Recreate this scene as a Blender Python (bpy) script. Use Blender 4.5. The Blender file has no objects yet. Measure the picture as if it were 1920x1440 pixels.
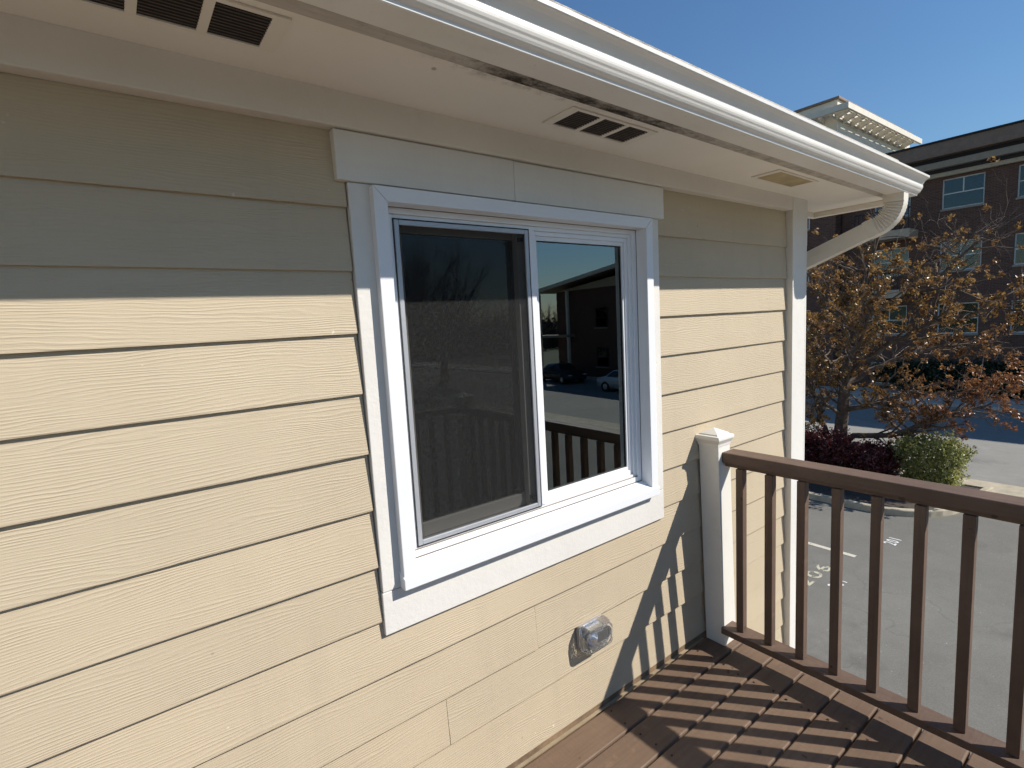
import bpy, math, random
import numpy as np
from mathutils import Vector, Matrix
random.seed(11)
rng = np.random.default_rng(5)
scene = bpy.context.scene
col = scene.collection

# ------------------------------------------------------------------ camera, sky, sun, exposure
CAM = Vector((0.0, -1.482, 1.676))
yaw, pit, rol = 0.645193, -0.115818, -0.053685
fwd = Vector((math.sin(yaw)*math.cos(pit), math.cos(yaw)*math.cos(pit), math.sin(pit)))
rgt = Vector((math.cos(yaw), -math.sin(yaw), 0)); upv = rgt.cross(fwd)
r2 = rgt*math.cos(rol) + upv*math.sin(rol); u2 = -rgt*math.sin(rol) + upv*math.cos(rol)
cam_d = bpy.data.cameras.new('camera'); cam_d.sensor_width = 36.0; cam_d.lens = 980.9/1920*36.0
cam_d.clip_start = 0.05; cam_d.clip_end = 3000
cam = bpy.data.objects.new('camera', cam_d); col.objects.link(cam)
cam.matrix_world = Matrix(((r2.x, u2.x, -fwd.x, CAM.x), (r2.y, u2.y, -fwd.y, CAM.y), (r2.z, u2.z, -fwd.z, CAM.z), (0, 0, 0, 1)))
scene.camera = cam

LIGHT = Vector((-0.79, 0.963, -1.0)).normalized()          # the way the sunlight travels
SUN_EL = math.asin(-LIGHT.z)
SUN_AZ = math.atan2(-LIGHT.x, -LIGHT.y)                     # from +Y towards +X
world = bpy.data.worlds.new('World'); scene.world = world; world.use_nodes = True
wn = world.node_tree
bg = wn.nodes['Background']
sky = wn.nodes.new('ShaderNodeTexSky'); sky.sky_type = 'NISHITA'; sky.sun_disc = False
sky.sun_elevation = SUN_EL; sky.sun_rotation = SUN_AZ
sky.altitude = 0; sky.air_density = 1.5; sky.dust_density = 0.0; sky.ozone_density = 10.0
wn.links.new(sky.outputs[0], bg.inputs[0]); bg.inputs[1].default_value = 0.086
sun_d = bpy.data.lights.new('sun', 'SUN'); sun_d.energy = 4.8; sun_d.angle = math.radians(0.53); sun_d.color = (1.0, 0.955, 0.885)
sun = bpy.data.objects.new('sun', sun_d); col.objects.link(sun)
sun.rotation_euler = LIGHT.to_track_quat('-Z', 'Y').to_euler(); sun.location = (20, -25, 30)
vs = scene.view_settings
vs.view_transform = 'Standard'; vs.look = 'None'; vs.exposure = 0.32; vs.gamma = 1.0; vs.use_curve_mapping = False
scene.cycles.max_bounces = 9
scene.cycles.diffuse_bounces = 6; scene.cycles.transparent_max_bounces = 12
scene.cycles.use_adaptive_sampling = True; scene.cycles.adaptive_threshold = 0.03
scene.cycles.sample_clamp_indirect = 8.0

# ------------------------------------------------------------------ helpers
class MB:
    def __init__(s): s.v = []; s.f = []; s.m = []
    def add(s, vs_, fs, mi=0):
        o = len(s.v); s.v += [tuple(p) for p in vs_]; s.f += [tuple(i+o for i in f) for f in fs]; s.m += [mi]*len(fs); return s
    def box(s, x0, x1, y0, y1, z0, z1, fn=None, mi=0):
        P = [(x0,y0,z0),(x1,y0,z0),(x1,y1,z0),(x0,y1,z0),(x0,y0,z1),(x1,y0,z1),(x1,y1,z1),(x0,y1,z1)]
        if fn: P = [fn(*p) for p in P]
        return s.add(P, [(0,3,2,1),(4,5,6,7),(0,1,5,4),(1,2,6,5),(2,3,7,6),(3,0,4,7)], mi)
    def prism(s, prof, x0, x1, axis='x', fn=None, mi=0):
        # closed 2D profile extruded along an axis; profile in the two other axes, in order
        n = len(prof); P = []
        for x in (x0, x1):
            for a, b in prof:
                p = {'x': (x,a,b), 'y': (a,x,b), 'z': (a,b,x)}[axis]
                P.append(fn(*p) if fn else p)
        F = [tuple(range(n-1,-1,-1)), tuple(range(n, 2*n))]
        F += [(i, (i+1)%n, n+(i+1)%n, n+i) for i in range(n)]
        return s.add(P, F, mi)
    def tube(s, pts, rad, n=6, cap=True, mi=0):
        P = []; F = []; up = Vector((0.31, 0.17, 0.93))
        pts = [Vector(p) for p in pts]
        for i, p in enumerate(pts):
            d = (pts[min(i+1, len(pts)-1)] - pts[max(i-1, 0)])
            d = d.normalized() if d.length > 1e-9 else Vector((0,0,1))
            a = d.cross(up); a = a.normalized() if a.length > 1e-3 else d.orthogonal().normalized()
            b = d.cross(a)
            for k in range(n):
                t = 2*math.pi*k/n; P.append(p + (a*math.cos(t) + b*math.sin(t))*rad[i])
        for i in range(len(pts)-1):
            for k in range(n): F.append((i*n+k, i*n+(k+1)%n, (i+1)*n+(k+1)%n, (i+1)*n+k))
        if cap: F += [tuple(range(n-1,-1,-1)), tuple((len(pts)-1)*n+k for k in range(n))]
        return s.add(P, F, mi)
    def ring(s, x0, x1, z0, z1, w, y0, y1, wt=None, wb=None, mi=0):
        # rectangular frame in the XZ plane, butted (no overlaps)
        wt = w if wt is None else wt; wb = w if wb is None else wb
        s.box(x0, x0+w, y0, y1, z0, z1, mi=mi); s.box(x1-w, x1, y0, y1, z0, z1, mi=mi)
        s.box(x0+w, x1-w, y0, y1, z1-wt, z1, mi=mi); s.box(x0+w, x1-w, y0, y1, z0, z0+wb, mi=mi); return s
    def mesh(s, name, smooth=False):
        me = bpy.data.meshes.new(name); me.from_pydata(s.v, [], s.f)
        me.validate(clean_customdata=False)
        if smooth: me.shade_smooth()
        return me
    def build(s, name, mat, parent=None, bevel=0, smooth=False, seg=2):
        me = s.mesh(name, smooth)
        for m_ in (mat if isinstance(mat, (list, tuple)) else [mat]): me.materials.append(m_)
        if isinstance(mat, (list, tuple)) and len(me.polygons) == len(s.m): me.polygons.foreach_set('material_index', s.m)
        return link(name, me, parent, bevel, seg)
def link(name, me, parent=None, bevel=0, seg=2):
    o = bpy.data.objects.new(name, me); col.objects.link(o)
    if parent: o.parent = parent
    if bevel:
        b = o.modifiers.new('bevel', 'BEVEL'); b.width = bevel; b.segments = seg; b.limit_method = 'ANGLE'; b.angle_limit = math.radians(40)
    return o
def tag(o, label=None, cat=None, group=None, kind=None):
    for k, v in (('label', label), ('category', cat), ('group', group), ('kind', kind)):
        if v: o[k] = v
    return o
def empty(name, loc=(0,0,0), label=None, cat=None, group=None, rz=0):
    o = bpy.data.objects.new(name, None); col.objects.link(o); o.location = loc; o.rotation_euler.z = rz; o.empty_display_size = 0.2
    return tag(o, label, cat, group)
def copy_tree(o, parent=None):
    c = o.copy(); col.objects.link(c); c.parent = parent
    for ch in o.children: copy_tree(ch, c)
    return c

# ------------------------------------------------------------------ materials
class NT:
    def __init__(s, name):
        s.m = bpy.data.materials.new(name); s.m.use_nodes = True; s.t = s.m.node_tree
        s.b = s.t.nodes['Principled BSDF']; s.out = s.t.nodes['Material Output']
    def n(s, typ, **kw):
        nd = s.t.nodes.new(typ)
        for k, v in kw.items(): setattr(nd, k, v)
        return nd
    def l(s, a, b): s.t.links.new(a, b)
    def setin(s, nd, key, v):
        if hasattr(v, 'is_linked') or isinstance(v, bpy.types.NodeSocket): s.l(v, nd.inputs[key])
        else: nd.inputs[key].default_value = v
    def coord(s, kind='Object', scale=(1,1,1), rnd=True, loc=None):
        tc = s.n('ShaderNodeTexCoord'); mp = s.n('ShaderNodeMapping'); mp.inputs['Scale'].default_value = scale
        s.l(tc.outputs[kind], mp.inputs['Vector'])
        if loc: mp.inputs['Location'].default_value = loc
        if not rnd: return mp.outputs[0]
        oi = s.n('ShaderNodeObjectInfo'); sc = s.n('ShaderNodeVectorMath', operation='SCALE'); sc.inputs[0].default_value = (37.0, 53.0, 71.0)
        s.l(oi.outputs['Random'], sc.inputs['Scale'])
        ad = s.n('ShaderNodeVectorMath', operation='ADD'); s.l(mp.outputs[0], ad.inputs[0]); s.l(sc.outputs[0], ad.inputs[1])
        return ad.outputs[0]
    def noise(s, vec, scale, detail=4, rough=0.55, dist=0.0):
        nd = s.n('ShaderNodeTexNoise'); s.l(vec, nd.inputs['Vector'])
        nd.inputs['Scale'].default_value = scale; nd.inputs['Detail'].default_value = detail; nd.inputs['Roughness'].default_value = rough; nd.inputs['Distortion'].default_value = dist
        return nd.outputs['Fac']
    def math(s, op, a, b=None, c=None, clamp=False):
        nd = s.n('ShaderNodeMath', operation=op); nd.use_clamp = clamp
        for i, v in enumerate((a, b, c)):
            if v is not None: s.setin(nd, i, v)
        return nd.outputs[0]
    def rng(s, v, a, b, c=0.0, d=1.0):
        nd = s.n('ShaderNodeMapRange'); s.l(v, nd.inputs[0])
        for i, x in enumerate((a, b, c, d)): nd.inputs[i+1].default_value = x
        return nd.outputs[0]
    def mix(s, fac, a, b, blend='MIX'):
        nd = s.n('ShaderNodeMix', data_type='RGBA', blend_type=blend)
        s.setin(nd, 0, fac)
        for k, v in ((6, a), (7, b)):
            if isinstance(v, tuple): nd.inputs[k].default_value = (*v, 1) if len(v) == 3 else v
            else: s.l(v, nd.inputs[k])
        return nd.outputs[2]
    def bump(s, h, strength=0.3, dist=0.01, normal=None):
        nd = s.n('ShaderNodeBump'); nd.inputs['Strength'].default_value = strength; nd.inputs['Distance'].default_value = dist
        s.l(h, nd.inputs['Height'])
        if normal is not None: s.l(normal, nd.inputs['Normal'])
        return nd.outputs[0]
    def done(s, color=None, rough=0.6, normal=None, spec=0.4, metal=0.0):
        b = s.b
        if color is not None:
            if isinstance(color, tuple): b.inputs['Base Color'].default_value = (*color, 1)
            else: s.l(color, b.inputs['Base Color'])
        s.setin(b, 'Roughness', rough); b.inputs['Specular IOR Level'].default_value = spec; b.inputs['Metallic'].default_value = metal
        if normal is not None: s.l(normal, b.inputs['Normal'])
        return s.m

def xyz(t, vec):
    sp = t.n('ShaderNodeSeparateXYZ'); t.l(vec, sp.inputs[0]); return sp.outputs

def paint(name, base, rough=0.55, var=0.06, dirt=0.0, bump=0.12, scale=1.0, spec=0.4, nails=False):
    """painted board: mottled tone, faint brush relief, a little grime"""
    t = NT(name); v = t.coord(rnd=True)
    big = t.noise(v, 2.3*scale, 5, 0.6); fine = t.noise(v, 60*scale, 3, 0.6)
    dark = tuple(c*(1-var*2) for c in base); light = tuple(min(1, c*(1+var)) for c in base)
    c = t.mix(t.rng(big, 0.3, 0.7), dark, light)
    if dirt:
        d = t.rng(t.noise(v, 7*scale, 8, 0.7), 0.56, 0.72)
        c = t.mix(t.math('MULTIPLY', d, dirt), c, (0.16, 0.13, 0.10))
    hgt = t.math('ADD', fine, t.math('MULTIPLY', big, 2.0))
    if nails:
        vo = t.n('ShaderNodeTexVoronoi', feature='F1'); vo.inputs['Scale'].default_value = 6.0; t.l(v, vo.inputs['Vector'])
        sc3 = xyz(t, vo.outputs['Color']); wob = t.math('MULTIPLY', fine, 0.05)
        spot = t.math('MULTIPLY', t.rng(t.math('ADD', vo.outputs['Distance'], wob), 0.085, 0.06), t.rng(sc3[0], 0.45, 0.5))
        hgt = t.math('ADD', hgt, t.math('MULTIPLY', spot, -2.2)); c = t.mix(t.math('MULTIPLY', spot, 0.18), c, tuple(x*0.75 for x in base))
        sg = t.n('ShaderNodeCombineXYZ'); s3 = xyz(t, v); t.l(t.math('MULTIPLY', s3[0], 18.0), sg.inputs[0]); t.l(t.math('MULTIPLY', s3[1], 18.0), sg.inputs[1]); t.l(t.math('MULTIPLY', s3[2], 3.0), sg.inputs[2])
        c = t.mix(t.math('MULTIPLY', t.rng(t.noise(sg.outputs[0], 1.0, 6, 0.7), 0.52, 0.78), 0.10), c, (0.40, 0.33, 0.25))
    nrm = t.bump(hgt, bump, 0.004)
    return t.done(c, t.rng(fine, 0.2, 0.8, rough-0.08, rough+0.12), nrm, spec)

def siding_mat():
    t = NT('siding_paint'); v = t.coord(rnd=True); s = xyz(t, v)
    warp = t.n('ShaderNodeCombineXYZ'); t.l(t.math('MULTIPLY', s[0], 1.6), warp.inputs[0]); t.l(t.math('MULTIPLY', s[2], 9.0), warp.inputs[2])
    n1 = t.noise(warp.outputs[0], 1.0, 2, 0.5, 0.35)
    n2 = t.noise(warp.outputs[0], 5.0, 3, 0.55)
    ph = t.math('ADD', t.math('MULTIPLY', s[2], 760.0), t.math('ADD', t.math('MULTIPLY', n1, 58.0), t.math('MULTIPLY', n2, 9.0)))
    ring = t.math('POWER', t.math('MULTIPLY_ADD', t.math('SINE', ph), 0.5, 0.5), 2.2)
    amp = t.rng(t.noise(warp.outputs[0], 2.1, 3, 0.6), 0.36, 0.66, 0.12, 1.0)
    st = t.n('ShaderNodeCombineXYZ'); t.l(t.math('MULTIPLY', s[0], 14.0), st.inputs[0]); t.l(t.math('MULTIPLY', s[2], 420.0), st.inputs[2])
    streak = t.noise(st.outputs[0], 1.0, 3, 0.6)
    h = t.math('ADD', t.math('MULTIPLY', ring, amp), t.math('MULTIPLY', streak, 1.1))
    tone = t.noise(v, 1.7, 5, 0.6)
    c = t.mix(t.rng(tone, 0.3, 0.7), (0.484, 0.394, 0.272), (0.541, 0.444, 0.310))
    oi = t.n('ShaderNodeObjectInfo')
    c = t.mix(t.math('MULTIPLY', oi.outputs['Random'], 0.22), c, (0.43, 0.37, 0.265))
    # rain streaks and dust, faint
    sv = t.n('ShaderNodeCombineXYZ'); tcw = t.coord(rnd=False); sw_ = xyz(t, tcw); t.l(t.math('MULTIPLY', sw_[0], 9.0), sv.inputs[0]); t.l(t.math('MULTIPLY', sw_[2], 0.8), sv.inputs[2])
    c = t.mix(t.math('MULTIPLY', t.rng(t.noise(sv.outputs[0], 1.0, 5, 0.65), 0.52, 0.75), 0.16), c, (0.33, 0.28, 0.21))
    # chipped or blistered paint flecks and a few dark scuffs
    fl = t.rng(t.noise(v, 34, 2, 0.5), 0.735, 0.76); reg = t.rng(t.noise(v, 2.4, 2, 0.5), 0.55, 0.68)
    c = t.mix(t.math('MULTIPLY', t.math('MULTIPLY', fl, reg), 0.9), c, (0.70, 0.63, 0.52))
    sc = t.rng(t.noise(v, 26, 2, 0.5), 0.24, 0.225)
    c = t.mix(t.math('MULTIPLY', sc, 0.35), c, (0.2, 0.16, 0.12))
    c = t.mix(t.math('MULTIPLY', t.rng(ring, 0.4, 1.0), 0.06), c, (0.36, 0.29, 0.2))
    nrm = t.bump(h, 0.46, 0.0018)
    return t.done(c, 0.62, nrm, 0.35)

def deck_mat(name, base, bright):
    t = NT(name); v = t.coord(rnd=True); s = xyz(t, v)
    st = t.n('ShaderNodeCombineXYZ'); t.l(t.math('MULTIPLY', s[0], 3.0), st.inputs[0]); t.l(t.math('MULTIPLY', s[1], 60.0), st.inputs[1]); t.l(t.math('MULTIPLY', s[2], 60.0), st.inputs[2])
    g = t.noise(st.outputs[0], 1.0, 5, 0.6)
    saw = t.n('ShaderNodeCombineXYZ'); t.l(t.math('MULTIPLY', s[0], 85.0), saw.inputs[0]); t.l(t.math('MULTIPLY', s[1], 5.0), saw.inputs[1])
    sw = t.noise(saw.outputs[0], 1.0, 2, 0.5)
    big = t.noise(v, 3.0, 5, 0.65)
    c = t.mix(t.rng(big, 0.25, 0.75), base, bright)
    c = t.mix(t.math('MULTIPLY', t.rng(g, 0.5, 0.8), 0.35), c, tuple(x*0.6 for x in base))
    wear = t.rng(t.noise(v, 9, 6, 0.7), 0.60, 0.72)
    c = t.mix(t.math('MULTIPLY', wear, 0.35), c, tuple(min(1, x*1.7) for x in bright))
    pit = t.rng(t.noise(v, 22, 1, 0.4), 0.245, 0.22)
    c = t.mix(t.math('MULTIPLY', pit, 0.6), c, (0.03, 0.02, 0.015))
    h = t.math('ADD', t.math('MULTIPLY', g, 1.0), t.math('MULTIPLY', sw, 0.9))
    return t.done(c, t.rng(g, 0.3, 0.7, 0.5, 0.75), t.bump(h, 0.35, 0.003), 0.35)

def asphalt_mat(name, lo, hi, crack=True):
    t = NT(name); v = t.coord(rnd=False)
    big = t.noise(v, 0.35, 6, 0.65); mid = t.noise(v, 3.0, 5, 0.7); fine = t.noise(v, 55, 3, 0.7)
    c = t.mix(t.rng(big, 0.3, 0.7), lo, hi)
    c = t.mix(t.math('MULTIPLY', t.rng(mid, 0.35, 0.75), 0.35), c, tuple(x*0.72 for x in lo))
    c = t.mix(t.math('MULTIPLY', t.rng(fine, 0.45, 0.75), 0.35), c, tuple(min(1, x*1.5) for x in hi))
    oil = t.rng(t.noise(v, 0.9, 4, 0.6), 0.60, 0.72); c = t.mix(t.math('MULTIPLY', oil, 0.38), c, tuple(x*0.5 for x in lo))
    pale = t.rng(t.noise(v, 0.6, 5, 0.7, 0.6), 0.58, 0.70); c = t.mix(t.math('MULTIPLY', pale, 0.25), c, tuple(min(1, x*1.35) for x in hi))
    sp = t.rng(t.noise(v, 26, 1, 0.4), 0.76, 0.78)
    c = t.mix(t.math('MULTIPLY', sp, 0.5), c, (0.5, 0.49, 0.46))
    if crack:
        vo = t.n('ShaderNodeTexVoronoi', feature='DISTANCE_TO_EDGE'); vo.inputs['Scale'].default_value = 0.28
        wv = t.n('ShaderNodeVectorMath', operation='ADD'); t.l(v, wv.inputs[0])
        nz = t.n('ShaderNodeTexNoise'); nz.inputs['Scale'].default_value = 1.6; nz.inputs['Detail'].default_value = 6; t.l(v, nz.inputs['Vector'])
        t.l(nz.outputs['Color'], wv.inputs[1]); t.l(wv.outputs[0], vo.inputs['Vector'])
        cr = t.math('MULTIPLY', t.rng(vo.outputs['Distance'], 0.007, 0.0), t.rng(big, 0.45, 0.6))
        c = t.mix(t.math('MULTIPLY', cr, 0.28), c, tuple(x*0.45 for x in lo))
    return t.done(c, 0.85, t.bump(t.math('ADD', fine, mid), 0.35, 0.008), 0.25)

def simple(name, base, rough=0.5, metal=0.0, spec=0.5, var=0.0, scale=5):
    t = NT(name)
    if not var: return t.done(base, rough, None, spec, metal)
    v = t.coord(rnd=True); n = t.noise(v, scale, 5, 0.6)
    c = t.mix(t.rng(n, 0.3, 0.7), tuple(x*(1-var) for x in base), tuple(min(1, x*(1+var)) for x in base))
    return t.done(c, rough, t.bump(n, 0.2, 0.01), spec, metal)

def glass_mat(name, ior, tint, rough=0.0):
    t = NT(name); t.t.nodes.remove(t.b)
    fr = t.n('ShaderNodeFresnel'); fr.inputs['IOR'].default_value = ior
    tr = t.n('ShaderNodeBsdfTransparent'); tr.inputs[0].default_value = (*tint, 1)
    gl = t.n('ShaderNodeBsdfGlossy'); gl.inputs['Roughness'].default_value = rough; gl.inputs[0].default_value = (0.86, 0.96, 0.97, 1)
    mx = t.n('ShaderNodeMixShader'); t.l(fr.outputs[0], mx.inputs[0]); t.l(tr.outputs[0], mx.inputs[1]); t.l(gl.outputs[0], mx.inputs[2])
    t.l(mx.outputs[0], t.out.inputs[0]); return t.m

def screen_mat():
    t = NT('insect_screen'); t.t.nodes.remove(t.b); v = t.coord(rnd=False); s = xyz(t, v)
    a = t.n('ShaderNodeCombineXYZ'); t.l(t.math('MULTIPLY', s[0], 60.0), a.inputs[0]); t.l(t.math('MULTIPLY', s[2], 700.0), a.inputs[1])
    b = t.n('ShaderNodeCombineXYZ'); t.l(t.math('MULTIPLY', s[0], 700.0), b.inputs[0]); t.l(t.math('MULTIPLY', s[2], 60.0), b.inputs[1])
    w = t.math('MAXIMUM', t.noise(a.outputs[0], 1, 2, 0.6), t.noise(b.outputs[0], 1, 2, 0.6))
    c = t.mix(t.rng(w, 0.45, 0.75), (0.012, 0.012, 0.012), (0.054, 0.053, 0.051))
    df = t.n('ShaderNodeBsdfDiffuse'); t.l(c, df.inputs[0])
    tr = t.n('ShaderNodeBsdfTransparent')
    mx = t.n('ShaderNodeMixShader'); mx.inputs[0].default_value = 0.70; t.l(tr.outputs[0], mx.inputs[1]); t.l(df.outputs[0], mx.inputs[2])
    t.l(mx.outputs[0], t.out.inputs[0]); return t.m

def leaf_mat(name, cols, trans=0.35, rust=False):
    t = NT(name); t.t.nodes.remove(t.b)
    v = t.coord(rnd=True); n = t.noise(v, 3.0, 4, 0.7)
    wn_ = t.n('ShaderNodeTexWhiteNoise', noise_dimensions='3D'); sn = t.n('ShaderNodeVectorMath', operation='SNAP'); sn.inputs[1].default_value = (0.09, 0.09, 0.09); t.l(v, sn.inputs[0]); t.l(sn.outputs[0], wn_.inputs['Vector'])
    rmp = t.n('ShaderNodeValToRGB'); e = rmp.color_ramp.elements
    e[0].color = (*cols[0], 1); e[1].color = (*cols[-1], 1)
    for i, c in enumerate(cols[1:-1]): x = e.new((i+1)/(len(cols)-1)); x.color = (*c, 1)
    t.l(t.math('ADD', t.math('MULTIPLY', wn_.outputs['Value'], 0.55), t.math('MULTIPLY', t.rng(n, 0.3, 0.7), 0.45)), rmp.inputs[0])
    colr = rmp.outputs[0]
    if rust:
        s_ = xyz(t, t.coord(rnd=False)); m_ = t.math('MULTIPLY', t.rng(s_[1], -0.8, -2.6), t.rng(s_[2], 4.2, 2.6))
        colr = t.mix(t.math('MULTIPLY', m_, 0.75), colr, t.mix(wn_.outputs['Value'], (0.13, 0.05, 0.026), (0.36, 0.15, 0.07)))
    df = t.n('ShaderNodeBsdfDiffuse'); tl = t.n('ShaderNodeBsdfTranslucent'); t.l(colr, df.inputs[0]); t.l(colr, tl.inputs[0])
    mx = t.n('ShaderNodeMixShader'); mx.inputs[0].default_value = trans; t.l(df.outputs[0], mx.inputs[1]); t.l(tl.outputs[0], mx.inputs[2])
    gl = t.n('ShaderNodeBsdfGlossy'); gl.inputs['Roughness'].default_value = 0.35; gl.inputs[0].default_value = (1, 1, 1, 1)
    m2 = t.n('ShaderNodeMixShader'); m2.inputs[0].default_value = 0.04; t.l(mx.outputs[0], m2.inputs[1]); t.l(gl.outputs[0], m2.inputs[2])
    t.l(m2.outputs[0], t.out.inputs[0]); return t.m

def brick_mat(name, c1, c2, mortar, axis='yz'):
    t = NT(name); v = t.coord(rnd=False); s = xyz(t, v)
    cv = t.n('ShaderNodeCombineXYZ'); t.l(s[1] if axis == 'yz' else s[0], cv.inputs[0]); t.l(s[2], cv.inputs[1])
    b = t.n('ShaderNodeTexBrick'); t.l(cv.outputs[0], b.inputs['Vector'])
    b.inputs['Scale'].default_value = 1.0; b.inputs['Brick Width'].default_value = 0.22; b.inputs['Row Height'].default_value = 0.075; b.inputs['Mortar Size'].default_value = 0.006
    b.inputs['Color1'].default_value = (*c1, 1); b.inputs['Color2'].default_value = (*c2, 1); b.inputs['Mortar'].default_value = (*mortar, 1)
    n = t.noise(v, 0.6, 5, 0.6)
    c = t.mix(t.math('MULTIPLY', t.rng(n, 0.3, 0.7), 0.3), b.outputs['Color'], tuple(x*0.6 for x in c1))
    return t.done(c, 0.85, t.bump(b.outputs['Fac'], -0.4, 0.008), 0.2)

def fascia_mat():
    """weathered cream paint with a streak of rot and mildew along part of the board"""
    t = NT('weathered_fascia'); v = t.coord(rnd=False); s = xyz(t, v)
    st = t.n('ShaderNodeCombineXYZ'); t.l(t.math('MULTIPLY', s[0], 6.0), st.inputs[0]); t.l(t.math('MULTIPLY', s[1], 40.0), st.inputs[1]); t.l(t.math('MULTIPLY', s[2], 40.0), st.inputs[2])
    g = t.noise(st.outputs[0], 1.0, 6, 0.7)
    c = t.mix(t.rng(g, 0.3, 0.7), (0.42, 0.38, 0.33), (0.58, 0.53, 0.46))
    band = t.math('MULTIPLY', t.rng(s[0], 0.62, 0.85), t.rng(s[0], 2.3, 1.5))
    weak = t.math('MULTIPLY', t.rng(s[0], 0.3, 0.9), t.rng(s[0], 3.6, 3.0))
    sx_ = t.n('ShaderNodeCombineXYZ'); t.l(t.math('MULTIPLY', s[0], 0.45), sx_.inputs[0]); t.l(s[1], sx_.inputs[1]); t.l(s[2], sx_.inputs[2])
    n = t.noise(sx_.outputs[0], 22.0, 10, 0.8)
    inner = t.rng(s[1], -0.395, -0.345)
    m = t.rng(t.math('ADD', t.math('MULTIPLY', n, 0.9), t.math('ADD', t.math('MULTIPLY', band, 0.34), t.math('MULTIPLY', t.math('MULTIPLY', inner, band), 0.12))), 0.75, 0.95)
    c = t.mix(m, c, (0.035, 0.026, 0.020))
    m2 = t.rng(t.math('ADD', t.math('MULTIPLY', t.noise(v, 14, 8, 0.75), 0.9), t.math('MULTIPLY', weak, 0.16)), 0.56, 0.76)
    c = t.mix(t.math('MULTIPLY', m2, 0.55), c, (0.12, 0.10, 0.085))
    return t.done(c, 0.8, t.bump(t.math('ADD', g, t.math('MULTIPLY', m, -1.5)), 0.5, 0.006), 0.2)

def soffit_mat():
    t = NT('soffit_paint'); v = t.coord(rnd=False); s = xyz(t, v)
    big = t.noise(v, 1.4, 5, 0.6); fine = t.noise(v, 50, 4, 0.65)
    c = t.mix(t.rng(big, 0.3, 0.7), (0.80, 0.745, 0.655), (0.86, 0.805, 0.715))
    # rust-brown seep from the rotten board at the outer edge
    edge = t.rng(s[1], -0.285, -0.336); band = t.math('MULTIPLY', t.rng(s[0], 0.62, 0.80), t.rng(s[0], 1.45, 1.15))
    m = t.math('MULTIPLY', t.math('MULTIPLY', edge, band), t.rng(t.noise(v, 16, 8, 0.8), 0.46, 0.62))
    c = t.mix(t.math('MULTIPLY', m, 0.9), c, (0.10, 0.06, 0.045))
    nail = t.rng(t.noise(v, 16, 1, 0.3), 0.20, 0.185)
    c = t.mix(t.math('MULTIPLY', nail, 0.5), c, (0.15, 0.11, 0.09))
    return t.done(c, 0.7, t.bump(t.math('ADD', fine, t.math('MULTIPLY', big, 3)), 0.15, 0.004), 0.3)

M = {}
M['siding'] = siding_mat()
M['trim'] = paint('trim_paint', (0.72, 0.69, 0.635), 0.5, 0.03, 0.06, 0.26, nails=True)
M['frieze'] = paint('frieze_paint', (0.74, 0.685, 0.60), 0.6, 0.04, 0.08, 0.2)
M['vinyl'] = paint('white_vinyl', (0.77, 0.775, 0.785), 0.35, 0.012, 0.02, 0.03, spec=0.5)
M['vinyl_cream'] = paint('cream_vinyl', (0.70, 0.66, 0.58), 0.4, 0.02, 0.03, 0.03)
M['gutter'] = paint('gutter_enamel', (0.78, 0.745, 0.68), 0.32, 0.03, 0.10, 0.04, spec=0.5)
M['downspout'] = paint('downspout_enamel', (0.74, 0.685, 0.59), 0.45, 0.05, 0.22, 0.08)
M['soffit'] = soffit_mat(); M['fascia'] = fascia_mat()
M['vent'] = paint('vent_paint', (0.80, 0.735, 0.635), 0.5, 0.03, 0.1, 0.1)
M['vent_yellow'] = paint('yellowed_vent_mesh', (0.47, 0.38, 0.22), 0.8, 0.12, 0.3, 0.5, scale=4)
M['black'] = simple('flat_black', (0.012, 0.010, 0.009), 0.9)
M['slat'] = simple('vent_slat_brown', (0.10, 0.075, 0.06), 0.8, var=0.3, scale=30)  # dark brown slats with uneven tone
M['deck'] = deck_mat('deck_stain', (0.130, 0.083, 0.055), (0.190, 0.126, 0.083))
M['rail'] = deck_mat('rail_stain', (0.100, 0.064, 0.046), (0.172, 0.113, 0.080))
M['post'] = paint('post_sleeve', (0.76, 0.73, 0.66), 0.4, 0.02, 0.10, 0.06)
M['ledger'] = simple('ledger_brown', (0.20, 0.13, 0.075), 0.75, var=0.35, scale=18)
M['flashing'] = simple('metal_flashing', (0.36, 0.29, 0.19), 0.5, 0.2, var=0.2, scale=12)
M['screenframe'] = simple('screen_frame_grey', (0.40, 0.41, 0.43), 0.4, 0.3, var=0.05)
M['screen'] = screen_mat()
M['glass'] = glass_mat('window_glass', 2.45, (0.50, 0.56, 0.54))
M['farglass'] = glass_mat('far_window_glass', 1.65, (0.5, 0.55, 0.55), 0.02)
M['gasket'] = simple('black_gasket', (0.015, 0.015, 0.016), 0.6)
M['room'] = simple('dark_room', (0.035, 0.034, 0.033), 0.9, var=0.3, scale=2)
M['sheath'] = simple('sheathing_board', (0.25, 0.20, 0.15), 0.9, var=0.2)
M['asphalt'] = asphalt_mat('parking_asphalt', (0.150, 0.143, 0.124), (0.205, 0.197, 0.172))
M['street'] = asphalt_mat('street_asphalt', (0.235, 0.226, 0.203), (0.285, 0.275, 0.248), False)
M['concrete'] = simple('kerb_concrete', (0.43, 0.375, 0.275), 0.85, var=0.22, scale=4)
M['walk'] = simple('pavement_concrete', (0.50, 0.455, 0.385), 0.85, var=0.15, scale=3)
M['mulch'] = simple('bark_mulch', (0.075, 0.058, 0.045), 0.95, var=0.5, scale=18)
M['earth'] = simple('grass_earth', (0.075, 0.085, 0.035), 0.95, var=0.35, scale=0.7)
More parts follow.
